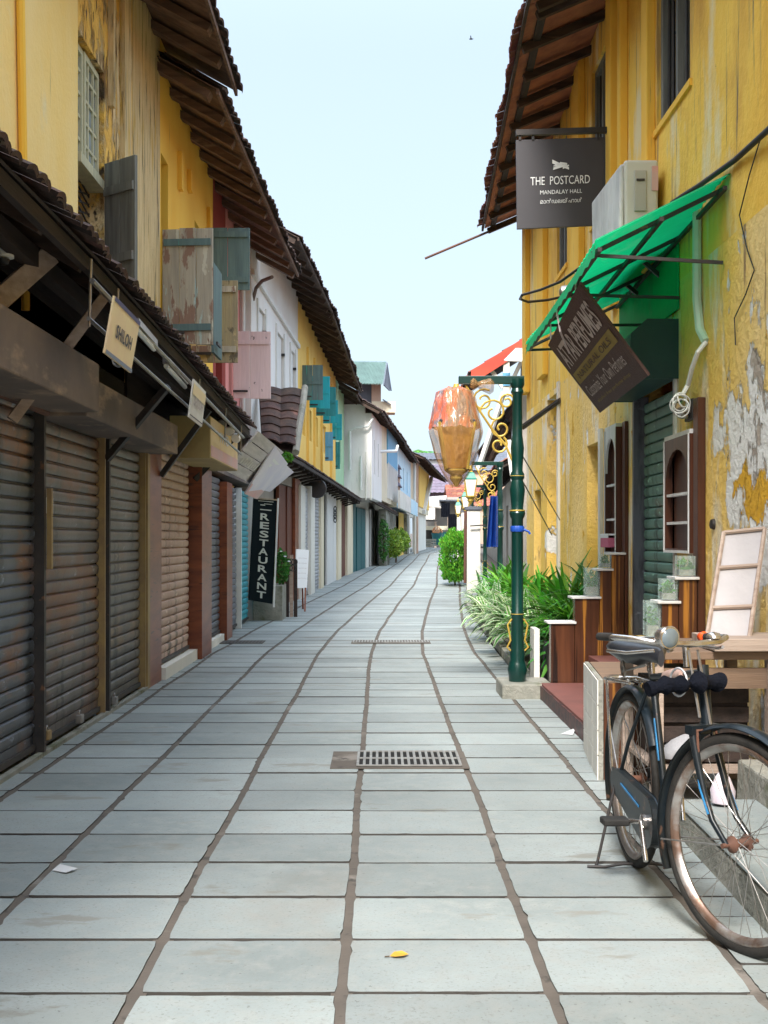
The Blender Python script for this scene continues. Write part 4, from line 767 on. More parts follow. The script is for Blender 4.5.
# cream house with slanting edge, at the bend
fI = Fr(LE(76.2)+.25, 76.2, LE(96)+.6, 96, 1); tI = thing('shop_house', 'cream house at the bend with a slanting white stair edge', 'house', (LE(77), 77, G(77)), 'houses along the left side')
wall(fI, 0, fI.L, .2, 3.2, 6.5, [(6, 9, 4.2, 5.3)], m_cream, tI); shell(fI, 0, fI.L, .2, 3.2, 6.5, m_cream, tI); wall(fI, 0, fI.L, 0, G(77)-.1, 3.19, [(3, 8, G(77)-.2, 2.8)], m_cast, tI, name='ground_floor_wall')
fb(fI, 8.0, fI.L-.1, .202, .26, 3.6, 6.3, 'yellow_wall_panel', m_yel2, tI)
m = M(); m.bar(fI.pt(12, .3, 3.3), fI.pt(18.6, .5, 6.0), .25, .3); m.build('slanting_edge', m_whitew, tI)
roof(fI, -.3, fI.L+2, .2, (1.1, 6.35), (1.6, 5.9), tI, m_slate, m_wdarkx, rise=.45, spacing=2, rh=.1)
m = M(); m.tube([fI.pt(-.1, .5, G(77)), fI.pt(-.1, .5, 6.2)], .09, 8); m.build('white_column', m_cast, tI); m = M(); m.tube([fI.pt(2.2, .5, G(77)), fI.pt(2.2, .5, 6.2)], .07, 8); m.build('pink_column', m_peach, tI)
# hedge at far left
t = thing('tall_shrub', 'yellow green shrub growing against the far left shop fronts', 'shrub', (P(396, 556, 55).x, 56, G(56)))
m = M()
for px, a, b, Y, r in ((393, 530, 557, 53, .42), (398, 528, 553, 57, .45), (401.5, 532, 551, 61, .4)):
    c = P(px, (a+b)/2, Y); leafy(m, c, (r, 1.2, (b-a)*Y/F/2), 900, .09)
m.build('leaves', m_leafy, t); m = M(); m.tube([(P(396, 556, 56).x, 56, G(56)), (P(396, 556, 56).x, 56, 1.5)], .05, 6); m.build('stem', m_stem, t)
t = thing('climbing_shrub', 'dark green climber beside the teal gate', 'shrub', (P(386, 556, 50).x, 50, G(50))); m = M(); leafy(m, P(383.5, 540, 51), (.22, .5, .9), 500, .08); m.build('leaves', m_leafd, t)
m = M(); m.tube([P(383.5, 563, 51), P(384, 530, 51)], .03, 6); m.build('stem', m_stem, t)

# tower with tin roof behind the row
t = thing('stair_tower', 'pale tower with a green grey corrugated tin roof above the left row', 'tower', (-1, 62, 0), 'buildings behind the lane')
a = P(356, 400, 62); b = P(371.5, 400, 62); c = P(383, 400, 62)
m = M(); m.box(a.x, b.x, 62, 66, 3, P(0, 383, 62).z); m.build('dark_wall', m_slate, t); m = M(); m.box(b.x+.004, c.x-.1, 61.8, 66, 3, P(0, 380, 62).z); m.build('wall', m_peach, t)
m = M(); m.box(b.x+.01, c.x+.6, 61.7, 63, P(0, 413, 62).z, P(0, 402, 62).z); m.build('window_box', m_cream, t)
m = M(); m.slab([P(391, 404, 61.5), P(391, 404, 66), P(383, 399, 66), P(383, 399, 61.5)], .06); m.build('window_canopy', m_slate, t)
r0, r1 = P(345, 384, 60.5), P(383, 385, 60.5); r3, r2 = P(352, 362, 64), P(386.5, 362.5, 64); m = M(); nn = 26
for i in range(nn):
    s0, s1 = i/nn, (i+.5)/nn; s2 = (i+1)/nn; up = Vector((0, -.05, .08)); m.face([r0.lerp(r1, s0), r0.lerp(r1, s1)+up, r3.lerp(r2, s1)+up, r3.lerp(r2, s0)]); m.face([r0.lerp(r1, s1)+up, r0.lerp(r1, s2), r3.lerp(r2, s2), r3.lerp(r2, s1)+up])
m.build('tin_roof', m_tin, t)
m = M(); m.slab([r2, P(391, 391, 68), P(389, 391, 62), r1], .05); m.build('gable_end', m_slate, t)

# ================================================================== END OF THE LANE
def simple_house(name, x0, x1, y0, y1, z0, z1, label, mw, mr, rise=1.6, over=.4, wins=(), ax='x', grp='buildings behind the lane'):
    t = thing(name, label, 'house', ((x0+x1)/2, y0, z0), grp); fr = Fr(x0, y0, x1, y0, 1)
    if fr.n.y > 0: fr.n = -fr.n
    wall(fr, 0, x1-x0, 0, z0, z1, [w[:4] for w in wins], mw, t, t=.25)
    for w in wins: window(fr, w[0], w[1], w[2], w[3], 0, t, m_whitew, m_glass, 2, 2, .1, .06)
    m = M(); m.box(x0, x0+.25, y0+.26, y1, z0, z1); m.build('side_wall', mw, t); m = M(); m.box(x1-.25, x1, y0+.26, y1, z0, z1); m.build('side_wall', mw, t); m = M(); m.box(x0+.26, x1-.26, y1-.25, y1, z0, z1); m.build('back_wall', mw, t)
    ym = (y0+y1)/2
    m = M(); tile_sheet(m, (x0-over, y0-over, z1-.1), (x1+over, y0-over, z1-.1), (x1+over, ym, z1+rise), (x0-over, ym, z1+rise), .45, .6, .06); r = m.build('roof', mr, t, smooth=50)
    m = M(); m.slab([(x0-over, ym, z1+rise), (x1+over, ym, z1+rise), (x1+over, y1+over, z1-.1), (x0-over, y1+over, z1-.1)], .05); m.build('rear_slope', mr, r)
    m = M(); m.slab([(x0-over, y0-over, z1-.12), (x1+over, y0-over, z1-.12), (x1+over, ym, z1+rise-.02), (x0-over, ym, z1+rise-.02)], .06); m.build('boarding', m_wdark, r)
    for x in (x0, x1): m = M(); m.hexa([(x-.05, y0, z1-.15), (x+.05, y0, z1-.15), (x+.05, y1, z1-.15), (x-.05, y1, z1-.15)], [(x-.05, ym-.05, z1+rise-.05), (x+.05, ym-.05, z1+rise-.05), (x+.05, ym+.05, z1+rise-.05), (x-.05, ym+.05, z1+rise-.05)]); m.build('gable', mw, t)
    return t
ge = G(110)
simple_house('town_house', P(415, 0, 140).x, P(446, 0, 140).x, 140, 150, 1, P(0, 459, 140).z, 'white house with a low grey roof at the end of the lane', m_white, m_slate, rise=1.0, wins=[(1.0, 1.8, 8.2, 9.2)])
simple_house('town_house', P(426, 0, 118).x, P(468, 0, 118).x, 118, 128, 1, P(0, 492, 118).z, 'violet roofed house filling the end of the lane', m_violet, m_violet, rise=2.9, wins=[(.5, 1.3, 3.6, 4.6), (2.2, 3.0, 3.6, 4.6)])
simple_house('town_house', P(452, 0, 150).x, P(520, 0, 150).x, 150, 162, 1, P(0, 470, 150).z, 'dark slate roofed house behind the bagged lantern', m_peach, m_slate, rise=2.6)
simple_house('town_house', P(452, 0, 108).x, P(500, 0, 108).x, 108, 116, 1, P(0, 505, 108).z, 'low house with a faded clay roof behind the far lanterns', m_peach, m_tileR, rise=1.9, wins=[(.6, 1.4, 2.4, 3.4)])
t = thing('market_shed', 'cluttered open shed with ragged grey awning at the end of the lane', 'shed', (P(440, 0, 104).x, 104, ge), 'buildings behind the lane')
x0, x1 = P(421, 0, 104).x, P(474, 0, 104).x
m = M(); m.box(x0, x1, 107, 107.2, ge, 5); m.build('back_wall', m_plast, t)
for i in range(5): x = lerp(x0, x1, i/4); m = M(); m.box(x, x+.18, 104, 104.2, ge-.1, 4.2); m.build('post', m_wtaupe, t)
for k, (pa, pb, ya, yb) in enumerate(((421, 447, 497, 505), (440, 474, 503, 499))): m = M(); m.slab([P(pa, yb, 103), P(pb, yb+2, 103), P(pb, ya, 107), P(pa, ya, 107)], .08); m.build('awning_sheet', m_slate if k else m_plast, t, wobble=.3)
m = M(); m.box(x0, x1, 103.8, 104, P(0, 530, 104).z, P(0, 526, 104).z); m.build('cross_beam', m_cream, t)
for a, b, c, d, mt in ((423, 436, 530, 545, m_shop), (437, 452, 532, 545, m_tealdoor), (453, 474, 530, 546, m_peach)): m = M(); m.box(P(a, 0, 105).x, P(b, 0, 105).x, 105, 105.3, P(0, d, 105).z, P(0, c, 105).z); m.build('stall_front', mt, t)
t = thing('water_tank', 'pale grey square tank standing under the shed awning', 'tank', P(430, 520, 103)); m = M(); a = P(424, 520, 103); b = P(435, 508, 103); m.box(a.x, b.x, 102.6, 103.4, a.z, b.z); m.build('tank_body', m_signwhite, t, bevel=.08); m = M(); m.bar(Vector((a.x-.2, 103, a.z-.06)), Vector((b.x+.2, 103, a.z-.06)), .6, .1); m.build('stand', m_metal, t)
for i, (a, b, c, d) in enumerate(((441, 450, 503, 517), (448, 457, 514, 531))):
    t = thing('hanging_cloth', ('dark blue cloth hung high on the shed at the lane end', 'dark blue cloth hung lower beside the far lantern')[i], 'cloth', P(a, d, 102)); m = M()
    for k in range(8):
        xa, xb = lerp(P(a, 0, 102).x, P(b, 0, 102).x, k/8), lerp(P(a, 0, 102).x, P(b, 0, 102).x, (k+1)/8); m.hexa([(xa, 102+.1*(k % 2), P(0, d, 102).z), (xb, 102+.1*((k+1) % 2), P(0, d, 102).z), (xb, 102.05+.1*((k+1) % 2), P(0, d, 102).z), (xa, 102.05+.1*(k % 2), P(0, d, 102).z)], [(xa, 102+.1*(k % 2), P(0, c, 102).z), (xb, 102+.1*((k+1) % 2), P(0, c, 102).z), (xb, 102.05+.1*((k+1) % 2), P(0, c, 102).z), (xa, 102.05+.1*(k % 2), P(0, c, 102).z)])
    m.build('cloth', m_cloth, t)
t = thing('flower_pot', 'teal tub of orange flowers at the bend of the lane', 'plant', P(437, 545, 100)); m = M(); m.lathe([(.3, 0), (.42, .8), (.45, .95), (.35, .95)], P(437, 545, 100), 14); m.build('tub', m_tealdoor, t, smooth=40); m = M(); leafy(m, P(437, 531, 100), (.42, .4, .35), 300, .09); m.build('flowers', mk('orange_petals', (.66, .26, .10), (.55, .35, .2), 5, rough=.6, bump=0, var=.3), t)
for i, (px, py, Y) in enumerate(((426, 547, 98), (431, 546, 97.5), (448, 544, 99))):
    t = thing('crate', ('low cream crate at the left of the lane end', 'grey crate beside the cream one at the lane end', 'brown crate right of the orange flowers')[i], 'crate', P(px, py, Y)); c = P(px, py, Y); m = M()
    for s in range(3): m.box(c.x-.4, c.x+.4, Y-.3, Y+.3, c.z+s*.2, c.z+s*.2+.15)
    m.build('slats', (m_cream, m_conc, m_tabletop)[i], t)
def palm(loc, h, label, n=16, ln=2.6):
    t = thing('palm_tree', label, 'tree', loc, 'palms beyond the roofs'); loc = Vector(loc); top = loc+Vector((.3, 0, h)); m = M(); m.tube([loc, loc+Vector((.1, 0, h*.5)), top], [.2, .16, .12], 8); m.build('trunk', m_stem, t, smooth=40); m = M()
    for i in range(n):
        a = i*6.283/n+R.uniform(-.2, .2); el = R.uniform(.1, .9); d = Vector((math.cos(a)*math.cos(el), math.sin(a)*math.cos(el), math.sin(el))); p = top.copy(); dd = d.copy(); sd = Vector((-math.sin(a), math.cos(a), 0))
        for k in range(12):
            q = p+dd*ln/12
            for s in (-1, 1):
                m.rnd = R.random(); L_ = .75*math.sin(math.pi*(k+1)/13)*ln/2.6; m.face([p, p+sd*s*L_+Vector((0, 0, -.3*L_))+dd*.2, p+sd*s*L_*.9+Vector((0, 0, -.35*L_))+dd*.3, q])
            p = q; dd = (dd+Vector((0, 0, -.16))).normalized()
    m.build('crown', m_leaf, t)
palm((P(417, 0, 165).x, 165, 1), 11.3, 'pale green palm beyond the roofs at the lane end', 18, 3.4)
palm((P(424, 0, 170).x, 170, 1), 10.6, 'lower palm just right of the taller one beyond the roofs', 14, 3)

# ================================================================== RIGHT HOUSE
XR = 2.1; FRt = Fr(XR, 0, XR, 17.9, -1)
def ur(px, X=XR): return X*F/(px-HX)
t1 = thing('yellow_house', 'large yellow house on the right with wide rafter eaves', 'house', (XR, 9, 0), 'houses along the right side')
W1 = (ur(690), ur(657), 4.44, 5.95); W2 = (ur(607), ur(592), 4.44, 5.95); W3 = (ur(567), ur(557), 4.44, 5.95)
DR = (ur(677), ur(635), .55, 2.75); D2 = (ur(559), ur(547), .1, 3.08); N1 = (ur(601), ur(587), .95, 2.28); N0 = (ur(541), ur(534), .3, 2.0)
wall(FRt, -1, 17.9, 0, 3.15, 6.75, [W1, W2, W3], m_yel_right, t1, label='upper yellow wall'); wall(FRt, -1, 17.9, .0, -.05, 3.149, [DR, D2, N1, N0], m_yel_low, t1, label='peeling yellow wall at street level')
shell(FRt, -1, 17.9, 0, 0, 6.7, m_yel_right, t1, depth=4)
for W in (W1, W2, W3):
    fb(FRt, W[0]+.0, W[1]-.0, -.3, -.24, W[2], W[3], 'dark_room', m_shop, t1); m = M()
    for a, b, c, d in ((W[0], W[0]+.07, W[2], W[3]), (W[1]-.07, W[1], W[2], W[3]), (W[0]+.07, W[1]-.07, W[2], W[2]+.06), (W[0]+.07, W[1]-.07, W[3]-.06, W[3]), ((W[0]+W[1])/2-.03, (W[0]+W[1])/2+.03, W[2]+.06, W[3]-.06)): m.fbox(FRt, a, b, -.12, -.03, c, d)
    w = m.build('window_frame', m_wgrey, t1)
    for i in range(7): m = M(); u = lerp(W[0]+.1, W[1]-.1, i/6); m.tube([FRt.pt(u, -.07, W[2]+.05), FRt.pt(u, -.07, W[3]-.05)], .011, 6); m.build('window_bar', m_metal, w)
    fb(FRt, W[0]-.06, W[1]+.06, -.01, .02, W[2]-.05, W[2]-.002, 'sill', m_yel_col, t1)
for a, b in ((ur(655.5), ur(650)), (ur(628), ur(625)), (ur(618), ur(613)), (ur(585), ur(578)), (ur(548), ur(542)), (17.5, 17.88)): fb(FRt, a, b, 0, .07, 3.4, 6.7, 'pilaster', m_yel_col, t1, bevel=.01)
def eo(y): return (table([(0, 1.0), (10.9, .86), (18.3, .63)], y), table([(0, 6.02), (10.9, 6.0), (18.3, 5.9)], y))
roof(FRt, 10.9, 18.3, 0, eo(10.9), eo(18.3), t1, m_tileR, m_wdarkx, rise=.42, spacing=.72, soffit=m_soff, rw=.07, rh=.075, ridge=2.8, tp=(.13, .012))
roof(FRt, -1, 10.88, 0, eo(0), eo(10.9), t1, m_tileR, m_wdarkx, rise=.42, spacing=.72, soffit=m_soff, rw=.07, rh=.075, ridge=2.8, tp=(.13, .012))
m = M(); m.bar(FRt.pt(10.9, .66, 6.02), FRt.pt(18.3, .45, 5.92), .07, .05); m.build('batten', m_wdark, t1)
m = M(); m.tube([P(425, 258.5, 18.2), P(489, 231.5, 18.2)], .018, 6); m.build('projecting_rod', m_rustbar, t1)
# niches and doors
fb(FRt, N1[0], N1[1], -.2, -.14, N1[2], N1[3], 'niche_back', m_plast, t1); fb(FRt, N0[0], N0[1], -.2, -.12, N0[2], N0[3], 'niche_back', m_plast, t1)
fb(FRt, D2[0], lerp(D2[0], D2[1], .35), -.35, -.05, D2[2], D2[3], 'door_leaf', m_wdark, t1); fb(FRt, lerp(D2[0], D2[1], .36), D2[1], -.18, -.12, D2[2], D2[3], 'grey_panel', m_plast, t1); fb(FRt, D2[0]-.1, D2[0]-.003, -.0, .03, D2[2], D2[3]+.1, 'door_frame', m_cast, t1)
fb(FRt, N1[0]-.12, N1[0]-.003, 0, .03, N1[2]-.05, N1[3]+.1, 'niche_trim', m_cast, t1)
t = thing('folding_awning', 'narrow brown folded awning over the far doorway of the yellow house', 'awning', P(540, 412, 15.6)); m = M(); m.slab([P(521, 426, 15.6), P(523, 430, 15.6), P(560, 403, 14.5), P(559, 398, 14.5)], .02); m.build('sheet', m_hood, t); m = M(); m.bar(P(521, 427, 15.6), P(559, 400, 14.5), .03, .03); m.build('edge_bar', m_metal, t)
# the roller shutter door
shutter_door(FRt, DR[0], DR[1], DR[2], 2.45, m_rs7, t1, o=-.08, pitch=.085, amp=.022, label='mint green roller shutter'); guide(FRt, DR[1]-.02, .55, 2.5, t1, m_rs5, .06, -.1, .02); guide(FRt, DR[0]+.02, .55, 2.5, t1, m_whitew, .05, -.1, .02)
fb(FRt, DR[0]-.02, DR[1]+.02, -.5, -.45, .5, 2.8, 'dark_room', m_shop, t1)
t = thing('shutter_housing', 'dark teal metal housing above the mint roller shutter', 'housing', (1.9, 9.4, 2.5)); m = M(); p = FRt.pt
prof = [(.0, 2.47), (.24, 2.47), (.34, 2.58), (.33, 2.78), (.22, 2.88), (.0, 2.88)]
a = [p(DR[0]-.05, o, z) for o, z in prof]; b = [p(DR[1]+.0, o, z) for o, z in prof]; n = m.idx(a+b); m.fi(range(n, n+6)); m.fi([n+11-i for i in range(6)])
for i in range(6): m.fi((n+i, n+(i+1) % 6, n+6+(i+1) % 6, n+6+i))
m.build('casing', m_teal, t, bevel=.006)
# white and tall display boxes beside the door
def display(u0, u1, z0, z1, label, ns=2, sgn=0):
    t = thing('display_box', label, 'display case', tuple(FRt.pt(u0, .1, z0)), 'display cases beside the shutter'); o1 = .07
    m = M(); m.fbox(FRt, u0+.02, u1-.02, .004, .02, z0+.02, z1-.02); m.build('back_panel', m_lam2, t)
    for a, b, c, d in ((u0, u0+.03, z0, z1), (u1-.03, u1, z0, z1), (u0+.03, u1-.03, z0, z0+.03)): fb(FRt, a, b, .003, o1, c, d, 'frame_board', m_lam2, t)
    for a, b, c, d in ((u0, u0+.018, z0, z1), (u1-.018, u1, z0, z1), (u0+.019, u1-.019, z0, z0+.018)): fb(FRt, a, b, o1+.001, o1+.008, c, d, 'white_edge', m_whitew, t)
    m = M(); N = 10; w = (u1-u0)/2-.03; uc = (u0+u1)/2; zt = z1
    for i in range(N):
        a0, a1 = math.pi*i/N, math.pi*(i+1)/N; f_ = lambda a: (uc-w*math.cos(a), z1-.38+.3*math.sin(a)**.8)
        (ua, za), (ub, zb) = f_(a0), f_(a1); m.hexa([FRt.pt(ua, o1-.02, za), FRt.pt(ub, o1-.02, zb), FRt.pt(ub, o1-.02, zt), FRt.pt(ua, o1-.02, zt)], [FRt.pt(ua, o1, za), FRt.pt(ub, o1, zb), FRt.pt(ub, o1, zt), FRt.pt(ua, o1, zt)])
    m.build('arched_front', m_whitew if sgn else m_lam2, t); fb(FRt, u0, u1, .003, o1, z1+.001, z1+.03, 'top_board', m_whitew, t)
    for i in range(ns): z = lerp(z0, z1-.2, (i+1)/(ns+1)); s = fb(FRt, u0+.03, u1-.03, .02, o1-.01, z, z+.018, 'shelf', m_whitew, t)
    return t
display(ur(624), ur(612.5), P(0, 555, 10.9).z, P(0, 428, 10.9).z, 'narrow arched display case left of the mint shutter', 2, 1)
display(ur(700), ur(674), P(0, 553, 8.5).z, P(0, 437, 8.5).z, 'wider arched display case right of the mint shutter with empty shelves', 2)
t = thing('pink_box', 'small pink box standing in the foot of the narrow display case', 'box', P(619, 553, 10.7)); m = M(); m.fbox(FRt, ur(623)+0, ur(615), .03, .13, P(0, 552, 10.9).z+.04, P(0, 535, 10.9).z); m.build('carton', m_pinkobj, t, bevel=.004)
m = M(); m.fbox(FRt, ur(623), ur(615), .028, .132, P(0, 538, 10.9).z, P(0, 536, 10.9).z+.02); m.build('lid', m_letw, t)
# laminated flanks that step down to the lane
def flank(Y, xs_, tops, x_in, ztop, label, th=.12, steps_glass=True):
    t = thing('stepped_screen', label, 'screen', (1.6, Y, 0), 'stepped wooden screens'); m = M(); m.box(x_in, XR-.003, Y, Y+th, 0, ztop); m.build('tall_panel', m_lam2, t, bevel=.004)
    for i, (x0, x1) in enumerate(zip(xs_, xs_[1:])):
        m = M(); m.box(x0, x1-.003, Y-.0, Y+th, 0, tops[i]); m.build('step_panel', m_lam, t, bevel=.004); m = M(); m.box(x0-.03, x1+.01, Y-.02, Y+th+.1, tops[i]+.002, tops[i]+.02); m.build('step_shelf', m_whitew, t, bevel=.003)
    return t
YA = 10.55; X_ = lambda px, Y: (px-HX)*Y/F; Z_ = lambda py, Y: H-(py-HY)*Y/F
flank(YA, [X_(551, YA), X_(575, YA), X_(600, YA), X_(612, YA), X_(624.5, YA)], [Z_(624, YA), Z_(599, YA), Z_(571, YA), Z_(555, YA)], X_(624.7, YA), Z_(421, YA), 'stepped striped wood screen on the far side of the shop door')
YB = 8.05
flank(YB, [X_(640, YB), X_(647, YB), X_(662, YB), X_(679, YB), X_(697.5, YB)], [Z_(690, YB), Z_(642, YB), Z_(604, YB), Z_(580, YB)], X_(697.7, YB), Z_(397, YB), 'stepped dark wood screen on the near side of the shop door')
def glassbox(x0, x1, y0, y1, z0, z1, label, kind):
    t = thing('glass_planter', label, 'planter', (x0, y0, z0), 'small glass planters on the screens'); m = M()
    for a, b, c, d in ((x0, x1, y0, y0+.006), (x0, x1, y1-.006, y1), (x0, x0+.006, y0+.007, y1-.007), (x1-.006, x1, y0+.007, y1-.007)): m.box(a, b, c, d, z0, z1)
    m.build('glass_sides', m_clear, t); m = M(); m.box(x0+.01, x1-.01, y0+.01, y1-.01, z0+.001, z0+(z1-z0)*.3); m.build('soil', m_conc, t); m = M(); leafy(m, ((x0+x1)/2, (y0+y1)/2, z0+(z1-z0)*.5), ((x1-x0)*.4, .03, (z1-z0)*.35), 40 if kind else 90, .035 if kind else .02, 0); m.build('leaves' if kind else 'moss', m_hedge if kind else m_leafd, t)
for i, (a, b, c, d, Y) in enumerate(((586, 600, 570, 598, YA), (601, 611, 556, 570, YA), (662.5, 678, 582, 603, YB), (679.5, 696, 559, 579, YB), (647, 661, 604, 640, YB))):
    glassbox(X_(a, Y), X_(b, Y), Y+.01, Y+.13, Z_(d, Y)+.021, Z_(c, Y)+.02, ('mossy glass planter on the second step of the far screen', 'small dark glass planter on the third step of the far screen', 'glass planter of bright leaves on the middle step of the near screen', 'glass planter with leaves on the top step of the near screen', 'empty green glass planter on the lowest near step')[i], i in (2, 3))
t = thing('screen_box', 'open wood box with white tiled side at the foot of the entrance', 'box', (1.2, 7.2, 0))
m = M(); m.hexa([(1.235, 6.9, 0), (1.62, 6.9, 0), (1.62, 7.9, 0), (1.325, 7.9, 0)], [(1.235, 6.9, .54), (1.62, 6.9, .54), (1.62, 7.9, .54), (1.325, 7.9, .54)]); m.build('wood_body', m_lam, t, bevel=.004); m = M(); m.hexa([(1.205, 6.89, 0), (1.232, 6.89, 0), (1.322, 7.92, 0), (1.295, 7.92, 0)], [(1.205, 6.89, .56), (1.232, 6.89, .56), (1.322, 7.92, .56), (1.295, 7.92, .56)]); m.build('white_side', m_conc, t, bevel=.003)
for i_ in range(3):
    for j_ in range(4):
        ya_, yb_ = 6.90+i_*.34, 6.90+i_*.34+.33; xa_ = lerp(1.2045, 1.2945, (ya_-6.89)/1.03); xb_ = lerp(1.2045, 1.2945, (yb_-6.89)/1.03); za_, zb_ = .004+j_*.139, .136+j_*.139; m = M(); m.hexa([(xa_-.006, ya_, za_), (xa_, ya_, za_), (xb_, yb_, za_), (xb_-.006, yb_, za_)], [(xa_-.006, ya_, zb_), (xa_, ya_, zb_), (xb_, yb_, zb_), (xb_-.006, yb_, zb_)]); m.build('white_tile', m_cast, t)
if 1:
    m = M(); m.hexa([(1.235, 6.9, .542), (1.62, 6.9, .542), (1.62, 7.9, .542), (1.325, 7.9, .542)], [(1.235, 6.9, .56), (1.62, 6.9, .56), (1.62, 7.9, .56), (1.325, 7.9, .56)]); m.build('top_board', m_tabletop, t)
t = thing('entrance_step', 'low red oxide step with patterned riser between the screens', 'step', (1.5, 9.3, 0)); m = M(); m.box(1.35, XR, 8.2, 10.5, -.02, .13); m.build('tread', m_redstep, t, bevel=.006)
m = M(); m.box(1.335, 1.349, 8.2, 10.5, .0, .115); m.build('riser', mk('dark_patterned_riser', (.10, .035, .03), (.04, .02, .02), 14, rough=.5, bump=.3, ramp=(.48, .52)), t)
m = M(); m.box(1.75, XR, 8.2, 10.5, .13, .36); m.build('upper_tread', m_redstep, t, bevel=.006)
# stone steps in the right foreground
t = thing('stone_steps', 'low worn stone steps at the right foreground behind the bicycle', 'steps', (1.5, 4.5, 0))
m = M(); m.hexa([(1.335, 5.75, -.02), (1.25, 2.0, -.02), (2.09, 2.0, -.02), (2.09, 5.75, -.02)], [(1.355, 5.75, .125), (1.27, 2.0, .125), (2.09, 2.0, .125), (2.09, 5.75, .125)]); m.build('lower_step', m_conc, t, bevel=.015, wobble=.012)
m = M(); m.hexa([(1.35, 5.74, .127), (1.265, 2.0, .127), (2.08, 2.0, .127), (2.08, 5.74, .127)], [(1.36, 5.73, .142), (1.28, 2.0, .142), (2.08, 2.0, .142), (2.08, 5.73, .142)]); m.build('tread_slab', m_slab, t, bevel=.006)
m = M(); m.hexa([(1.72, 6.05, .0), (1.62, 2.0, .0), (2.085, 2.0, .0), (2.085, 6.05, .0)], [(1.73, 6.05, .27), (1.64, 2.0, .27), (2.085, 2.0, .27), (2.085, 6.05, .27)]); m.build('upper_step', m_conc, t, bevel=.012)
m = M(); m.box(1.38, 2.09, 5.76, 8.0, -.02, .02); m.build('landing', m_slab, t)
# table with things
t = thing('work_table', 'worn wooden table against the yellow wall behind the bicycle', 'table', (1.6, 6.4, 0))
m = M(); m.box(1.27, 2.0, 6.1, 6.38, .745, .785); m.box(1.27, 2.0, 6.385, 6.66, .745, .785); m.box(1.27, 2.0, 6.665, 6.95, .745, .785); m.build('tabletop', m_tabletop, t, bevel=.004)
m = M(); m.box(1.62, 2.09, 6.05, 6.5, .79, .85); m.build('side_plank', m_wtaupe, t, bevel=.004)
m = M(); m.box(1.34, 1.94, 6.14, 6.17, .60, .70); m.build('apron', m_tabletop, t)
for x in (1.33, 1.90):
    for y in (6.12, 6.85): m = M(); m.box(x, x+.06, y, y+.06, 0.02, .744); m.build('leg', m_wtaupe, t, bevel=.003)
m = M(); m.box(1.36, 1.92, 6.16, 6.9, .18, .2); m.build('lower_shelf', m_wtaupe, t)
t = thing('storage_crate', 'dark slatted crate pushed under the wooden table', 'crate', (1.7, 6.5, .02))
for k in range(4): m = M(); m.box(1.42, 1.86, 6.30, 6.32, .21+k*.1, .29+k*.1); m.build('slat', m_wdark, t, bevel=.003)
m = M(); m.box(1.42, 1.86, 6.325, 6.88, .203, .6); m.build('box', m_wdark, t); m = M(); m.box(1.44, 1.6, 6.34, 6.6, .601, .68); m.build('folded_cover', m_tealdoor, t, bevel=.01)
t = thing('leaning_panel', 'white canvas panel in a thin bamboo frame leaning on the wall', 'panel', (2, 7, .79)); YP0, YP1 = 6.25, 6.6
q = [P(704, 648, YP0), P(747, 647, YP0), P(764, 528, YP1), P(723, 532, YP1)]
m = M(); m.slab(q, .012); m.build('canvas', m_panelw, t)
for a, b in ((q[0], q[1]), (q[1], q[2]), (q[2], q[3]), (q[3], q[0]), (qpt(q, 0, .33), qpt(q, 1, .33)), (qpt(q, 0, .68), qpt(q, 1, .68))): m = M(); m.tube([Vector(a)+Vector((0, -.012, 0)), Vector(b)+Vector((0, -.012, 0))], .012, 6); m.build('frame_stick', m_wtaupe, t, wobble=.005)
t = thing('wall_lamp', 'small black spotlight fixed beside the near screen', 'lamp', P(720, 526, 7.8)); m = M(); m.lathe([(.03, 0), (.035, .02), (.04, .12), (.038, .14)], P(711, 524, 7.85), 12, axis=(1, .1, -.05)); m.build('body', m_metal, t, smooth=40); m = M(); m.tube([P(722, 527, 7.85), (XR-.005, 7.85, P(0, 527, 7.85).z)], .01, 6); m.build('arm', m_metal, t)
t = thing('white_sack', 'crumpled white plastic sack lying under the table', 'sack', (1.5, 6.4, .02)); m = M(); m.lathe([(.02, 0), (.11, .02), (.12, .06), (.08, .11), (.03, .14), (.02, .15)], (1.52, 6.35, .205), 14); m.build('sack', m_jug, t, smooth=60, wobble=.09)
t = thing('sack', 'small pinkish plastic bag standing on the stone step', 'sack', P(700, 782, 5.9)); m = M(); m.lathe([(.02, 0), (.055, .01), (.06, .07), (.035, .13), (.02, .15)], (1.52, 5.6, .145), 12); m.build('bag', mk('pale_pink_plastic', (.62, .55, .58), (.5, .42, .52), 7, rough=.4, bump=.5, bsc=10), t, smooth=60, wobble=.06)
# sign THE POSTCARD
t = thing('hanging_sign', 'square charcoal hotel sign reading THE POSTCARD MANDALAY HALL', 'sign', (1.6, 11.2, 4.1)); YS = 11.2
q = [P(517, 229, YS), P(603.5, 225, YS), P(604, 137, YS), P(516, 140, YS)]; m = M(); m.slab(q, .03); m.build('panel', m_sign, t, bevel=.003)
text('THE  POSTCARD', q, (.16, .48, .84, .575), m_letw, t); text('MANDALAY HALL', q, (.27, .375, .75, .42), m_letw, t); text('മാൻഡലയ് ഹാൾ', q, (.27, .27, .75, .325), m_letw, t)
m = M()
for (a, b, c, d, w) in ((.41, .74, .60, .655, .022), (.42, .665, .58, .70, .02), (.42, .68, .50, .72, .012), (.50, .72, .58, .71, .012), (.53, .665, .60, .69, .014)):
    A = qpt(q, a, b); B = qpt(q, c, d); dn = Vector((0, 0, w*.8)); f_ = Vector((0, -.008, 0)); m.face([A-dn+f_, B-dn*.6+f_, B+dn*.6+f_, A+dn+f_])
m.build('emblem', m_letw, t)
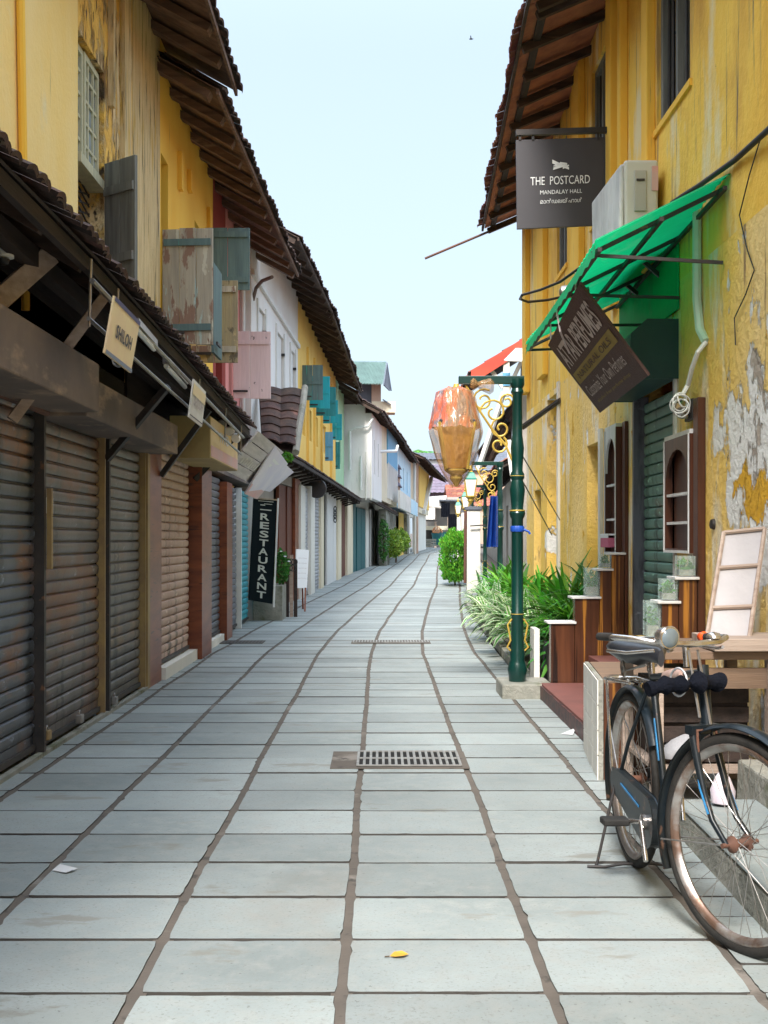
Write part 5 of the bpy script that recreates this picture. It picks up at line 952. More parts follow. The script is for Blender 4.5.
m = M(); m.bar(P(516, 133, YS), (XR, YS, P(0, 130, YS).z), .045, .05); m.bar(P(613, 128, YS)+Vector((-.02, 0, 0)), P(613, 150, YS)+Vector((-.02, 0, 0)), .045, .05); m.build('bracket', m_metal, t)
for px in (520, 533, 598): m = M(); m.bar(P(px, 132, YS), P(px, 140, YS), .02); m.build('hanger', m_metal, t)
# air conditioner
t = thing('air_conditioner', 'ivory outdoor air conditioner with a grey cover above the green awning', 'air conditioner', (1.9, 9.8, 3.5))
y0, y1 = 9.2, 10.25; m = M(); m.box(1.80, 2.05, y0, y1, 3.58, 4.13); m.build('casing', m_ac, t, bevel=.02)
m = M(); m.box(1.765, 1.80, y0+.02, y1+.03, 3.54, 4.12); m.build('fabric_cover', m_cover, t, bevel=.015, wobble=.05)
m = M(); m.box(1.87, 1.96, y0-.012, y0-.001, 3.75, 4.05); m.build('side_recess', mk('ivory_recess', (.50, .48, .42), rough=.5, bump=0), t, bevel=.004); m = M(); m.box(1.885, 1.945, y0-.02, y0-.013, 3.97, 3.985); m.build('handle_slot', m_metal, t)
m = M(); m.box(2.0, 2.045, y0-.01, y0-.001, 3.9, 4.08); m.build('label', m_salmon, t)
for y in (9.35, 10.1): m = M(); m.bar((1.78, y, 3.56), (XR, y, 3.56), .04); m.bar((1.82, y, 3.54), (XR, y, 3.3), .03); m.build('support_bracket', m_metal, t)
m = M(); m.tube([(2.0, 9.18, 3.66), (2.03, 9.0, 3.6), (2.06, 8.9, 3.68), (2.08, 8.8, 3.6), (2.09, 8.5, 3.55)], .022, 8); m.build('insulated_hose', m_cable, t, smooth=40)
# green awning: sheet on an iron frame
t = thing('awning', 'bright green sheet awning on a black iron frame over the shop door', 'awning', (1.7, 9, 3.2))
A0 = P(731, 177, 7.5); A0 = Vector((2.09, 7.48, 3.50)); A1 = P(597, 240, 7.6); A1 = Vector((1.30, 7.5, 3.13)); B1 = Vector((1.28, 10.9, 3.03)); B0 = Vector((2.09, 10.9, 3.42))
A1b = P(600, 238, 7.5); m = M(); nn = 34
A1 = P(596, 243, 7.6)
for i in range(nn):
    for k, (s, e) in enumerate(((0, .5), (.5, 1))):
        s0 = (i+s)/nn; s1 = (i+e)/nn; z0 = Vector((0, 0, .018 if k else 0)); z1 = Vector((0, 0, 0 if k else .018)); a = A0.lerp(B0, s0)+z0; b = A0.lerp(B0, s1)+z1; c = A1.lerp(B1, s1)+z1; d = A1.lerp(B1, s0)+z0; m.face([a, b, c, d])
sheet = m.build('sheet', m_awn, t, wobble=.035)
m = M(); k = 30
for i in range(k):
    a = A1.lerp(B1, i/k); b = A1.lerp(B1, (i+1)/k); m.face([a, b, b+Vector((-.01, 0, -.07-.02*(i % 2))), a+Vector((-.01, 0, -.07-.02*((i+1) % 2)))])
m.build('valance', m_awn, t)
m = M(); m.face([A0, A1, Vector((A1.x+.1, A1.y, A1.z-.05)), Vector((2.09, 7.49, 3.15))]); m = M()
for i in range(4):
    a0 = A0.lerp(B0, .04+i/3.1); a1 = A1.lerp(B1, .04+i/3.1); m = M(); m.bar(a0-Vector((0, 0, .03)), a1-Vector((0, 0, .03)), .025); m.build('frame_rib', m_metal, t)
    lo = Vector((2.09, a0.y, 3.02)); m = M(); m.bar(lo, a1-Vector((.0, 0, .04)), .02); m.build('frame_brace', m_metal, t)
for s in (.03, .5, .97): a = A0.lerp(A1, s)-Vector((0, 0, .05)); b = B0.lerp(B1, s)-Vector((0, 0, .05)); m = M(); m.bar(a, b, .025); m.build('frame_rail', m_metal, t)
m = M(); m.slab([Vector((2.085, 8.75, 2.95)), Vector((2.085, 10.9, 2.95)), Vector((2.085, 10.9, 3.42)), Vector((2.085, 8.75, 3.48))], -.01); m.build('back_sheet', m_awn, t)
t = thing('street_light_head', 'small grey lamp head clipped to the awning edge', 'lamp', P(572, 290, 9.2)); m = M(); m.lathe([(.02, -.02), (.045, 0), (.05, .08), (.035, .18), (.015, .2)], P(562, 292, 9.2), 12, axis=(1, -.2, .05)); m.build('head', m_steel, t, smooth=40); m = M(); m.bar(P(572, 290, 9.2), P(580, 282, 9.3), .02); m.build('clip', m_metal, t)
# leaning perfume sign
t = thing('shop_sign', 'maroon leaning signboard reading PERFUMES below the green awning', 'sign', (1.5, 9, 2.6)); YN, YF = 8.25, 9.68
q = [P(600, 413, YF), P(648, 376, YN), P(579, 283, YN), P(548, 345, YF)]; m = M(); m.slab(q, .02); m.build('board', m_psign, t)
text('ATTAR PERFUMES', q, (.07, .60, .93, .88), m_pl, t, bold=.02); o_ = subquad(q, .04, .40, .96, .54); m = M(); m.face(o_); m.build('olive_band', m_olive, t); text('NATURAL OILS', q, (.12, .435, .88, .505), m_psign, t, off=.009)
text('Customize Your Own Perfumes', q, (.08, .20, .88, .34), m_pl, t); text('alcohol free perfume shop', q, (.12, .09, .82, .14), m_olive, t)
for s in (.1, .9): m = M(); m.tube([qpt(q, s, 1), qpt(q, s, 1)+Vector((0, 0, .12))], .006, 5); m.build('hanging_wire', m_steel, t)
m = M(); m.tube([qpt(q, .35, 1)+Vector((-.01, 0, .12)), qpt(q, .38, .9)+Vector((-.03, 0, 0)), qpt(q, .30, .75)+Vector((-.03, 0, 0)), qpt(q, .28, .68)+Vector((-.03, 0, 0))], .008, 6); m.build('loose_cord', m_pl, t)
# pipes, meter, cables on the wall
t = thing('wall_pipe', 'pale green pipe running down the wall and curling above the display case', 'pipe', P(697, 300, 8.1)); pts = [(697, 195, 8.15), (697, 260, 8.15), (697, 300, 8.15), (700, 330, 8.1), (706, 342, 8.0), (698, 352, 8.0), (692, 368, 8.1), (688, 385, 8.2), (682, 396, 8.2)]
m = M(); m.tube([P(*p) for p in pts[:5]], .03, 8); m.build('pipe', m_gpipe, t, smooth=40); m = M(); m.tube([P(*p) for p in pts[4:]], .016, 8); m.build('conduit', m_wpipe, t, smooth=40)
m = M()
for k in range(5): m.torus(P(681+R.uniform(-2, 2), 400+k*2, 8.15), (.5*(k-2), 1, .5*(k % 3)-.4), .05+.008*(k % 3), .005, 18, 6)
m.build('cable_coil', m_wpipe, t, smooth=40)
t = thing('electric_meter', 'glass domed electric meter above the wider display case', 'meter', P(683, 412, 8.1)); m = M(); m.lathe([(.055, 0), (.065, .02), (.065, .06), (.045, .10), (.01, .115)], P(688, 409, 8.35), 16, axis=(-.8, -.6, -.1)); m.build('glass_dome', m_chrome, t, smooth=40); m = M(); m.box(P(690, 0, 8.3).x, 2.09, 8.25, 8.45, P(0, 420, 8.3).z, P(0, 399, 8.3).z); m.build('base_box', m_metal, t, bevel=.004)
t = thing('overhead_cable', 'thick black cable sagging along the yellow wall over the awning', 'cable'); m = M(); m.tube([(2.02, 5.5, 3.45), P(768, 130, 6.6), P(735, 160, 7.3), P(700, 185, 8.0), P(684, 195, 8.4), P(672, 203, 8.75)], .017, 8); m.build('cable', m_cable, t, smooth=60)
m = M(); m.tube([P(588, 262, 9.8), P(560, 282, 10.2), P(540, 290, 10.6), P(522, 295, 11), P(520, 299, 11), P(528, 302, 11.2), P(548, 300, 11.4), P(575, 294, 11.8)], .012, 8); m.build('looped_cable', m_cable, t, smooth=60)
t = thing('loose_wire', 'thin loose wire hanging down the bare yellow wall', 'wire'); m = M(); m.tube([FRt.pt(ur(x), .015, Z_(y, ur(x))) for x, y in ((765, 133), (752, 175), (742, 215), (750, 250), (757, 270), (748, 295), (737, 318), (738, 345))], .004, 5); m.build('wire', m_cable, t)
t = thing('stay_wires', 'two thin stay wires slanting from the lamp post to the yellow wall', 'wire'); 
for a, b in (((522, 455, 10.8), (560, 520, 14.4)), ((522, 480, 10.8), (552, 535, 15.2))): m = M(); m.tube([P(*a), P(*b)], .006, 5); m.build('wire', m_cable, t)

# ================================================================== RIGHT SIDE BEYOND
t2 = thing('red_roof_house', 'small house with red barge board and white struts beyond the yellow house', 'house', (2.4, 22, 0), 'houses along the right side')
E0, E1 = P(471, 373, 22), P(540, 330, 22); D_ = Vector((0, 3.2, 0)); m = M(); tile_sheet(m, E0, E0+D_, E1+D_, E1, .25, .3, .03); r = m.build('roof', m_tileR, t2, smooth=50)
m = M(); dz = Vector((0, -.03, -.20)); m.hexa([E0+dz, E1+dz, E1+dz+Vector((0, .05, 0)), E0+dz+Vector((0, .05, 0))], [E0+Vector((0, -.03, .04)), E1+Vector((0, -.03, .04)), E1+Vector((0, .02, .04)), E0+Vector((0, .02, .04))]); m.build('barge_board', m_redpaint, r)
m = M(); m.slab([E0-Vector((0, 0, .05)), E1-Vector((0, 0, .05)), E1+D_-Vector((0, 0, .05)), E0+D_-Vector((0, 0, .05))], .03); m.build('boarding', m_wdark, r)
for a, b in (((488, 365, 22.1), (503, 388, 22.1)), ((521, 362, 22.1), (507, 392, 22.1)), ((504, 392, 22.1), (478, 470, 22.4))): m = M(); m.bar(P(*a), P(*b), .07, .07); m.build('strut', m_whitew, t2)
m = M(); m.box(P(503.5, 0, 22).x, P(509.5, 0, 22).x, 22.0, 22.12, Z_(396, 22), Z_(352, 22)); m.build('porch_post', m_cast, t2); m = M(); m.box(P(503, 0, 22).x, P(510, 0, 22).x, 21.98, 21.999, Z_(386, 22), Z_(373, 22)); m.build('blue_post_band', m_sky, t2)
m = M(); a = [P(504, 360, 21.6), P(540, 362, 21.6), P(540, 341, 22.2), P(523, 341, 22.2)]; m.slab(a, .02); m.build('white_awning', m_letw, t2)
frJ = Fr(2.55, 22.6, 4.0, 36, -1); wall(frJ, 0, frJ.L, 0, 0, 4.7, [(1.5, 3, .5, 2.6), (5, 6.5, 1.2, 2.6), (9, 11, .5, 2.6)], m_plast, t2); shell(frJ, 0, frJ.L, 0, 0, 4.7, m_plast, t2, 3)
m = M(); m.bar(P(508, 440, 22.3), P(515, 490, 22.3), .1, .02); m.build('white_sheet_strip', m_whitew, t2)
for i in range(6): m = M(); x = P(484+i*5, 0, 23).x; m.bar((x, 23.2+i*.5, 2.9+.15*(i % 3)), (x+.25, 22.8+i*.5, 3.7-.2*(i % 2)), .07, .1); m.build('rafter', m_wrot if i % 2 else m_wdark, t2)
m = M(); tile_sheet(m, P(480, 452, 25), P(484, 470, 34), P(512, 440, 34), P(514, 400, 25), .25, .32, .03); m.build('lower_roof', m_tile, t2, smooth=50)
t3 = thing('grey_shed_house', 'brownish old house with sagging clay roof behind the lamp posts', 'house', (4.3, 38, 0), 'houses along the right side')
frK = Fr(4.1, 37, 7.0, 82, -1); wall(frK, 0, frK.L, 0, 0, 3.4, [(2, 4, .9, 2.5), (8, 10, .4, 2.6), (14, 17, .9, 2.6), (24, 28, .9, 2.6)], m_plast, t3); shell(frK, 0, frK.L, 0, 0, 3.4, m_plast, t3, 4)
roof(frK, -.3, frK.L, 0, (.7, 3.5), (.8, 3.9), t3, m_tileR, m_wdark, rise=.5, spacing=2.2)
# tarpaulin
t = thing('tarpaulin', 'blue tarpaulin hung folded behind the lamp post', 'tarpaulin', P(493, 540, 20)); m = M(); nn = 10
for k in range(nn):
    f0, f1 = k/nn, (k+1)/nn; A = lambda f, top: P(lerp(490.5 if top else 486.5, 498, f), 496 if top else 547, 20.4+.12*math.sin(f*14)); a, b, c, d = A(f0, 0), A(f1, 0), A(f1, 1), A(f0, 1); m.hexa([a, b, c, d], [p_+Vector((0, .02, 0)) for p_ in (a, b, c, d)])
m.build('sheet', m_tarp, t)

# lamp posts with hanging lanterns
def lamp_post(x, y, g, label, bag=False, full=True):
    t = thing('street_lamp', label, 'street lamp', (x, y, g), 'green street lamps on the right side'); z = g
    prof = [(.085, 0), (.085, .04), (.07, .06), (.075, .12), (.085, .17), (.07, .22), (.06, .25), (.066, .30), (.055, .34), (.052, .62), (.056, .63), (.056, .65), (.050, .66), (.050, 1.45), (.062, 1.47), (.068, 1.50), (.05, 1.54), (.058, 1.62), (.066, 1.70), (.05, 1.78), (.06, 1.80), (.06, 1.83), (.045, 1.86), (.05, 1.95), (.058, 2.05), (.05, 2.12), (.044, 2.16), (.042, 2.5), (.056, 2.53), (.045, 2.56), (.06, 2.59), (.06, 2.64)]
    m = M(); m.lathe(prof, (x, y, z), 20); m.build('post', m_postg, t, smooth=35)
    m = M(); m.box(x-.50, x+.055, y-.035, y+.035, z+2.60, z+2.665); m.build('arm', m_postg, t, bevel=.004)
    m = M()
    for zz, r in ((.64, .058), (1.52, .069), (1.815, .062)): m.lathe([(r-.004, -.006), (r, 0), (r-.004, .006)], (x, y, z+zz), 20)
    m.build('gold_rings', m_gold, t, smooth=40)
    for s in (-1, 1): m = M(); m.tube([(x+s*.05, y-.03, z+.6), (x+s*.085, y-.03, z+.55), (x+s*.07, y-.03, z+.47), (x+s*.06, y-.03, z+.42), (x+s*.09, y-.03, z+.36), (x+s*.06, y-.03, z+.33)], .008, 6); m.build('gold_scroll', m_gold, t, smooth=40)
    m = M()     # scroll bracket under the arm
    def spiral(cx, cz, r0, r1, a0, turns, n=18): return [(x+cx+lerp(r0, r1, i/n)*math.cos(a0+turns*6.283*i/n), y, z+cz+lerp(r0, r1, i/n)*math.sin(a0+turns*6.283*i/n)) for i in range(n+1)]
    for cx, cz, r0, r1, a0, tn in ((-.29, 2.46, .10, .03, 1.0, 1.3), (-.20, 2.36, .12, .03, 3.2, -1.2), (-.14, 2.22, .09, .02, 2.0, 1.3), (-.16, 2.08, .08, .02, 1.0, -1.2), (-.09, 2.45, .07, .02, 0, 1.4)): m.tube(spiral(cx, cz, r0, r1, a0, tn), .010, 6)
    m.tube([(x-.44, y, z+2.59), (x-.34, y, z+2.40), (x-.22, y, z+2.22), (x-.10, y, z+2.08), (x-.045, y, z+1.95)], .011, 6); m.build('gold_bracket', m_gold, t, smooth=40)
    lx = x-.52; lz = z+2.60; q = 1.42 if bag else 1.0; qh = 1.35 if bag else 1.0
    # lantern: finial, cap, glass body, foot
    L = M(); L.lathe([(.02, 0), (.03, -.03), (.045, -.07), (.03, -.10), (.05, -.12)], (lx, y, lz), 12); lan = L.build('lantern', m_gold, t, smooth=40); top = lz-(.16 if bag else .12)
    m = M(); m.lathe([(.06*q, 0), (.085*q, -.02*qh), (.14*q, -.11*qh), (.152*q, -.12*qh), (.152*q, -.135*qh)], (lx, y, top), 4, sq=1); m.build('lantern_cap', m_metal if bag else m_capg, lan)
    m = M(); m.lathe([(.148*q, 0), (.145*q, -.02), (.085*q, -.27*qh), (.08*q, -.28*qh)], (lx, y, top-.137*qh), 4, sq=1); m.build('lantern_glass', m_amber if bag else m_opal, lan)
    for i in range(4): a = math.pi/4+i*math.pi/2; m = M(); m.tube([(lx+.15*q*math.cos(a), y+.15*q*math.sin(a), top-.13*qh), (lx+.087*q*math.cos(a), y+.087*q*math.sin(a), top-.42*qh)], .009*qh, 5); m.build('lantern_edge', m_gold, lan)
    m = M(); m.lathe([(.10, 0), (.10, -.015), (.05, -.05), (.055, -.08), (.03, -.12), (.01, -.15)], (lx, y, top-.42*qh), 12); m.build('lantern_foot', m_gold, lan, smooth=40)
    return t, lx, top
def lantern_bag(lx, y, ztop):
    t = thing('plastic_bag', 'crumpled clear plastic bag tied over the nearest hanging lantern', 'plastic bag', (lx, y, ztop)); m = M(); n = 40; rows = []
    prof = [(.03, .10), (.08, .105), (.14, .08), (.165, .0), (.19, -.14), (.225, -.27), (.22, -.31), (.175, -.46), (.135, -.58), (.07, -.68), (.012, -.76)]
    fine = []
    for (a, b), (c, d) in zip(prof, prof[1:]):
        for k in range(4): fine.append((lerp(a, c, k/4), lerp(b, d, k/4)))
    fine = [(r*1.02, h) for r, h in fine]
    for j, (r, h) in enumerate(fine):
        rows.append(m.idx([Vector((lx+.0+(r*(1+.13*noise.noise(Vector((math.cos(6.283*i/n)*3, math.sin(6.283*i/n)*3, h*4)))+.06*math.sin(i*1.7+h*9)))*math.cos(6.283*i/n), y+r*math.sin(6.283*i/n)*.95, ztop+h+.02*noise.noise(Vector((i*.5, h*9, 2))))) for i in range(n)]))
    for a, b in zip(rows, rows[1:]):
        for j in range(n): m.fi((a+j, a+(j+1) % n, b+(j+1) % n, b+j))
    m.build('film', m_bag, t, smooth=35)
    m = M(); m.lathe([(.03, -.14), (.06, -.11), (.03, -.07), (.055, -.02), (.075, .04), (.05, .07)], (lx+.26, y, ztop+.12-.005), 14, axis=(1, 0, -.05)); m.build('tied_end', m_bag, t, smooth=40, wobble=.04)
    m = M(); rows = []
    for j, (r, h) in enumerate([f for f in fine if f[1] > -.24]):
        rows.append(m.idx([Vector((lx+(r*.97*(1+.15*noise.noise(Vector((math.cos(6.283*i/n)*3, math.sin(6.283*i/n)*3, h*4)))+.08*math.sin(i*1.7+h*9)))*math.cos(6.283*i/n)-.012, y+r*.97*math.sin(6.283*i/n)*.95, ztop+h+.03*noise.noise(Vector((i*.5, h*9, 2))))) for i in range(n)]))
    for a, b in zip(rows, rows[1:]):
        for j in range(n): m.fi((a+j, a+(j+1) % n, b+(j+1) % n, b+j))
    m.build('printed_patch', m_redp, t, smooth=35)
m_redp = mk('red_printed_film', (.58, .14, .08), (.20, .19, .22), 5, (3, 3, .8), .3, spots=[((.62, .50, .42), 7, (3, 3, .7), .58, .04)], bump=.8, bsc=9, dist=.03, ramp=(.48, .6), alpha=.85)
_, lx, ltop = lamp_post(1.17, 10.65, .06, 'tall dark green lamp post nearest the camera with gold scrollwork', bag=True); lantern_bag(.645, 10.65, ltop+.02)
t = thing('lamp_plinth', 'mossy square concrete plinth under the nearest lamp post', 'plinth', (1.2, 10.6, 0)); m = M(); m.box(1.02, 1.44, 10.42, 10.95, -.01, .125); m.build('block', m_conc, t, bevel=.012, wobble=.01)
t = thing('ribbon', 'blue ribbon tied around the nearest lamp post', 'ribbon', (1.17, 10.65, 1.5)); m = M(); m.lathe([(.056, 0), (.06, .01), (.06, .04), (.055, .05)], (1.17, 10.65, 1.40), 16); m.build('band', m_tarp, t, smooth=40); m = M(); m.tube([(1.22, 10.6, 1.42), (1.26, 10.58, 1.40), (1.27, 10.58, 1.38)], .01, 5); m.build('tail', m_tarp, t)
proto2, _, _ = lamp_post((500-HX)*22/F, 22, G(22), 'second green lamp post behind the nearest with a white lantern')
copy_tree(proto2, ((485-HX)*33.3/F, 33.3, G(33.3)), 'third green lamp post rising behind the white pillar')
copy_tree(proto2, (3.33, 45, G(45)), 'farthest green lamp post with its lantern beside the dark cloth')
# white pillars
t = thing('pillar', 'square white pillar with dark cap between the bush and the tarpaulin', 'pillar', (P(474, 0, 30).x, 30, G(30))); a, b = P(467, 583, 29), P(480.5, 583, 29); m = M(); m.box(a.x, b.x, 29, 29.32, G(29)-.05, Z_(510, 29)); m.build('shaft', m_cast, t, bevel=.01); m = M(); m.box(a.x-.04, b.x+.04, 28.96, 29.36, Z_(510, 29)+.002, Z_(506.5, 29)); m.build('cap', m_slate, t, bevel=.01)
m = M(); m.bar(P(470, 526, 28.9), P(486, 525, 28.9), .03); m.build('iron_band', m_metal, t)
m = M(); m.tube([P(465, 583, 28.95), P(465.5, 511, 28.95)], .035, 8); m.build('side_pipe', m_rustbar, t)
for i, (pa, pb, py, Y) in enumerate(((457, 460.5, 516, 52), (461.5, 464.5, 512, 46))):
    t = thing('pillar', ('thin white pillar farthest along the right edge', 'thin white pillar just behind the green bush')[i], 'pillar', (P(pa, 0, Y).x, Y, G(Y))); a, b = P(pa, 560, Y), P(pb, 560, Y); m = M(); m.box(a.x, b.x, Y, Y+.2, G(Y)-.05, Z_(py, Y)); m.build('shaft', m_cast, t, bevel=.01); m = M(); m.box(a.x-.03, b.x+.03, Y-.03, Y+.23, Z_(py, Y)+.002, Z_(py, Y)+.06); m.build('cap', m_slate, t)
# bush
t = thing('round_bush', 'dense bright green bush beside the white pillar', 'shrub', (P(454, 0, 33).x, 33, G(33))); m = M()
c = P(455, 557, 33); 
for _ in range(9000):
    a = R.uniform(0, 6.283); el = R.uniform(-1.4, 1.45); rr = R.uniform(.25, 1.0)**.5; d = Vector((math.cos(a)*math.cos(el), math.sin(a)*math.cos(el), math.sin(el))); k = 1+.22*noise.noise(d*2.2); sq = lambda v: math.copysign(abs(v)**.7, v); p_ = c+Vector((sq(d.x)*.38*rr*k, sq(d.y)*1.2*rr*k, sq(d.z)*.66*rr*k))
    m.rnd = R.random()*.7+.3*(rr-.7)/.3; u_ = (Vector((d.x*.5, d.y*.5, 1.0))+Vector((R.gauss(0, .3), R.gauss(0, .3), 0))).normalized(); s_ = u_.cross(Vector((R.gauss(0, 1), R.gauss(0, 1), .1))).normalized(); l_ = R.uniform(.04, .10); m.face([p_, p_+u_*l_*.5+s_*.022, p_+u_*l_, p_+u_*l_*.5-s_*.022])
m.build('leaves', m_hedge, t); m = M(); m.tube([(c.x, c.y, G(33)), (c.x, c.y, .6)], .03, 6); m.build('stem', m_stem, t)
# border planting along the right
t = thing('planting_kerb', 'low mossy kerb edging the plants along the yellow house', 'kerb', (1.4, 13, 0)); m = M(); m.hexa([(1.30, 11.2, 0), (1.62, 24, .05), (1.72, 24, .05), (1.40, 11.2, 0)], [(1.30, 11.2, .10), (1.62, 24, .16), (1.72, 24, .16), (1.40, 11.2, .10)]); m.build('kerb', m_conc, t, bevel=.01)
t = thing('planting_soil', 'dark soil bed under the border plants', 'soil', kind='structure'); m = M(); m.hexa([(1.42, 11.2, 0), (1.74, 24, .05), (2.6, 24, .05), (2.08, 11.2, 0)], [(1.42, 11.2, .09), (1.74, 24, .15), (2.6, 24, .15), (2.08, 11.2, .09)]); m.build('soil', m_dirt, t)
spots_ = [(1.72, 11.6, .62, 1, 'dark'), (1.95, 12.2, .72, 0, 'green'), (1.55, 12.9, .50, 1, 'varieg'), (1.95, 13.4, .60, 0, 'green'), (1.58, 14.4, .5, 1, 'varieg'), (1.92, 14.9, .65, 0, 'green'), (1.55, 16.1, .48, 1, 'varieg'), (1.9, 16.9, .6, 0, 'green'), (1.62, 18.0, .48, 1, 'varieg'), (1.95, 18.9, .6, 0, 'green'), (1.75, 20.2, .45, 1, 'varieg'), (2.15, 21.2, .6, 0, 'green'), (1.95, 22.6, .45, 1, 'varieg')]
where = ['just behind the nearest lamp post', 'against the wall left of the wooden screen', 'in front of the folded awning door', 'by the far doorway of the yellow house', 'low at the kerb beyond the lamp post', 'against the wall past the doorway', 'in the middle of the kerb row', 'behind the middle of the kerb row', 'two thirds along the kerb row', 'by the far corner of the yellow house', 'beyond the yellow house corner', 'below the blue tarpaulin', 'last in the row before the white pillar']
for i, (x, y, ln, e, kd) in enumerate(spots_):
    nm = {'dark': 'broad_leaf_plant', 'green': 'strap_leaf_plant', 'varieg': 'variegated_plant'}[kd]; lab = {'dark': 'dark broad leaved plant ', 'green': 'green strap leaved plant ', 'varieg': 'white striped variegated plant '}[kd]
    rosette(nm, (x, y, .08), lab+where[i], m_leaf if kd == 'varieg' else (m_leafd if kd == 'dark' else m_hedge), n=190 if y < 16 else 130, ln=ln*1.0, w=.072 if kd != 'green' else .058, edge=(kd == 'varieg'), h=.16 if kd != 'green' else .32, spread=1.15, group='plants along the right kerb', stems=5, pot=False)
    # woody base
t = thing('concrete_trough', 'dark concrete trough holding the plant behind the nearest lamp post', 'planter', (1.6, 11.1, 0)); m = M(); m.box(1.47, 1.66, 10.96, 11.3, 0, .42); m.build('trough', m_metal, t, bevel=.01); m = M(); m.box(1.35, 1.40, 10.95, 11.25, 0, .55); m.build('side_slab', m_cast, t, bevel=.005)
rosette('strap_leaf_plant', (1.66, 11.05, .45), 'green strap leaved plant spilling over the first step of the far screen', m_hedge, n=120, ln=.34, w=.03, edge=False, h=.05, spread=.6, group='plants along the right kerb', stems=3, pot=False)
rosette('variegated_plant', (1.9, 11.5, .6), 'tall leafy plant between the lamp post and the yellow wall', m_leafd, n=120, ln=.5, w=.04, edge=False, h=.05, spread=.8, group='plants along the right kerb', stems=4, pot=False)

# litter
t = thing('fallen_leaf', 'yellow dry leaf lying on the paving in the foreground', 'leaf', P(400, 958, 3.93)); m = M(); a = Vector((.030, 3.97, .008)); b = Vector((.092, 3.985, .01))
m.face([a, (.05, 3.955, .012), (.075, 3.96, .013), b, (.07, 3.995, .018), (.045, 3.99, .016)]); m.build('blade', m_leafdry, t); m = M(); m.tube([a, a+Vector((-.015, -.004, 0))], .002, 5); m.build('stalk', m_stem, t)
t = thing('litter', 'scrap of torn white paper on the paving at left', 'litter', P(65, 875, 5)); m = M(); q = [P(52, 873, 5), P(66, 876, 4.95), P(78, 873, 5), P(60, 871, 5.05)]; m.face([Vector((v.x, v.y, .009+.004*i)) for i, v in enumerate(q)]); m.build('scrap', m_paper, t)
t = thing('litter', 'small white scrap beside the red entrance step', 'litter', P(568, 732, 8.6)); m = M(); c = P(568, 733, 8.55); m.face([(c.x-.06, 8.5, .01), (c.x+.02, 8.46, .012), (c.x+.07, 8.66, .03), (c.x, 8.58, .016)]); m.build('scrap', m_paper, t)

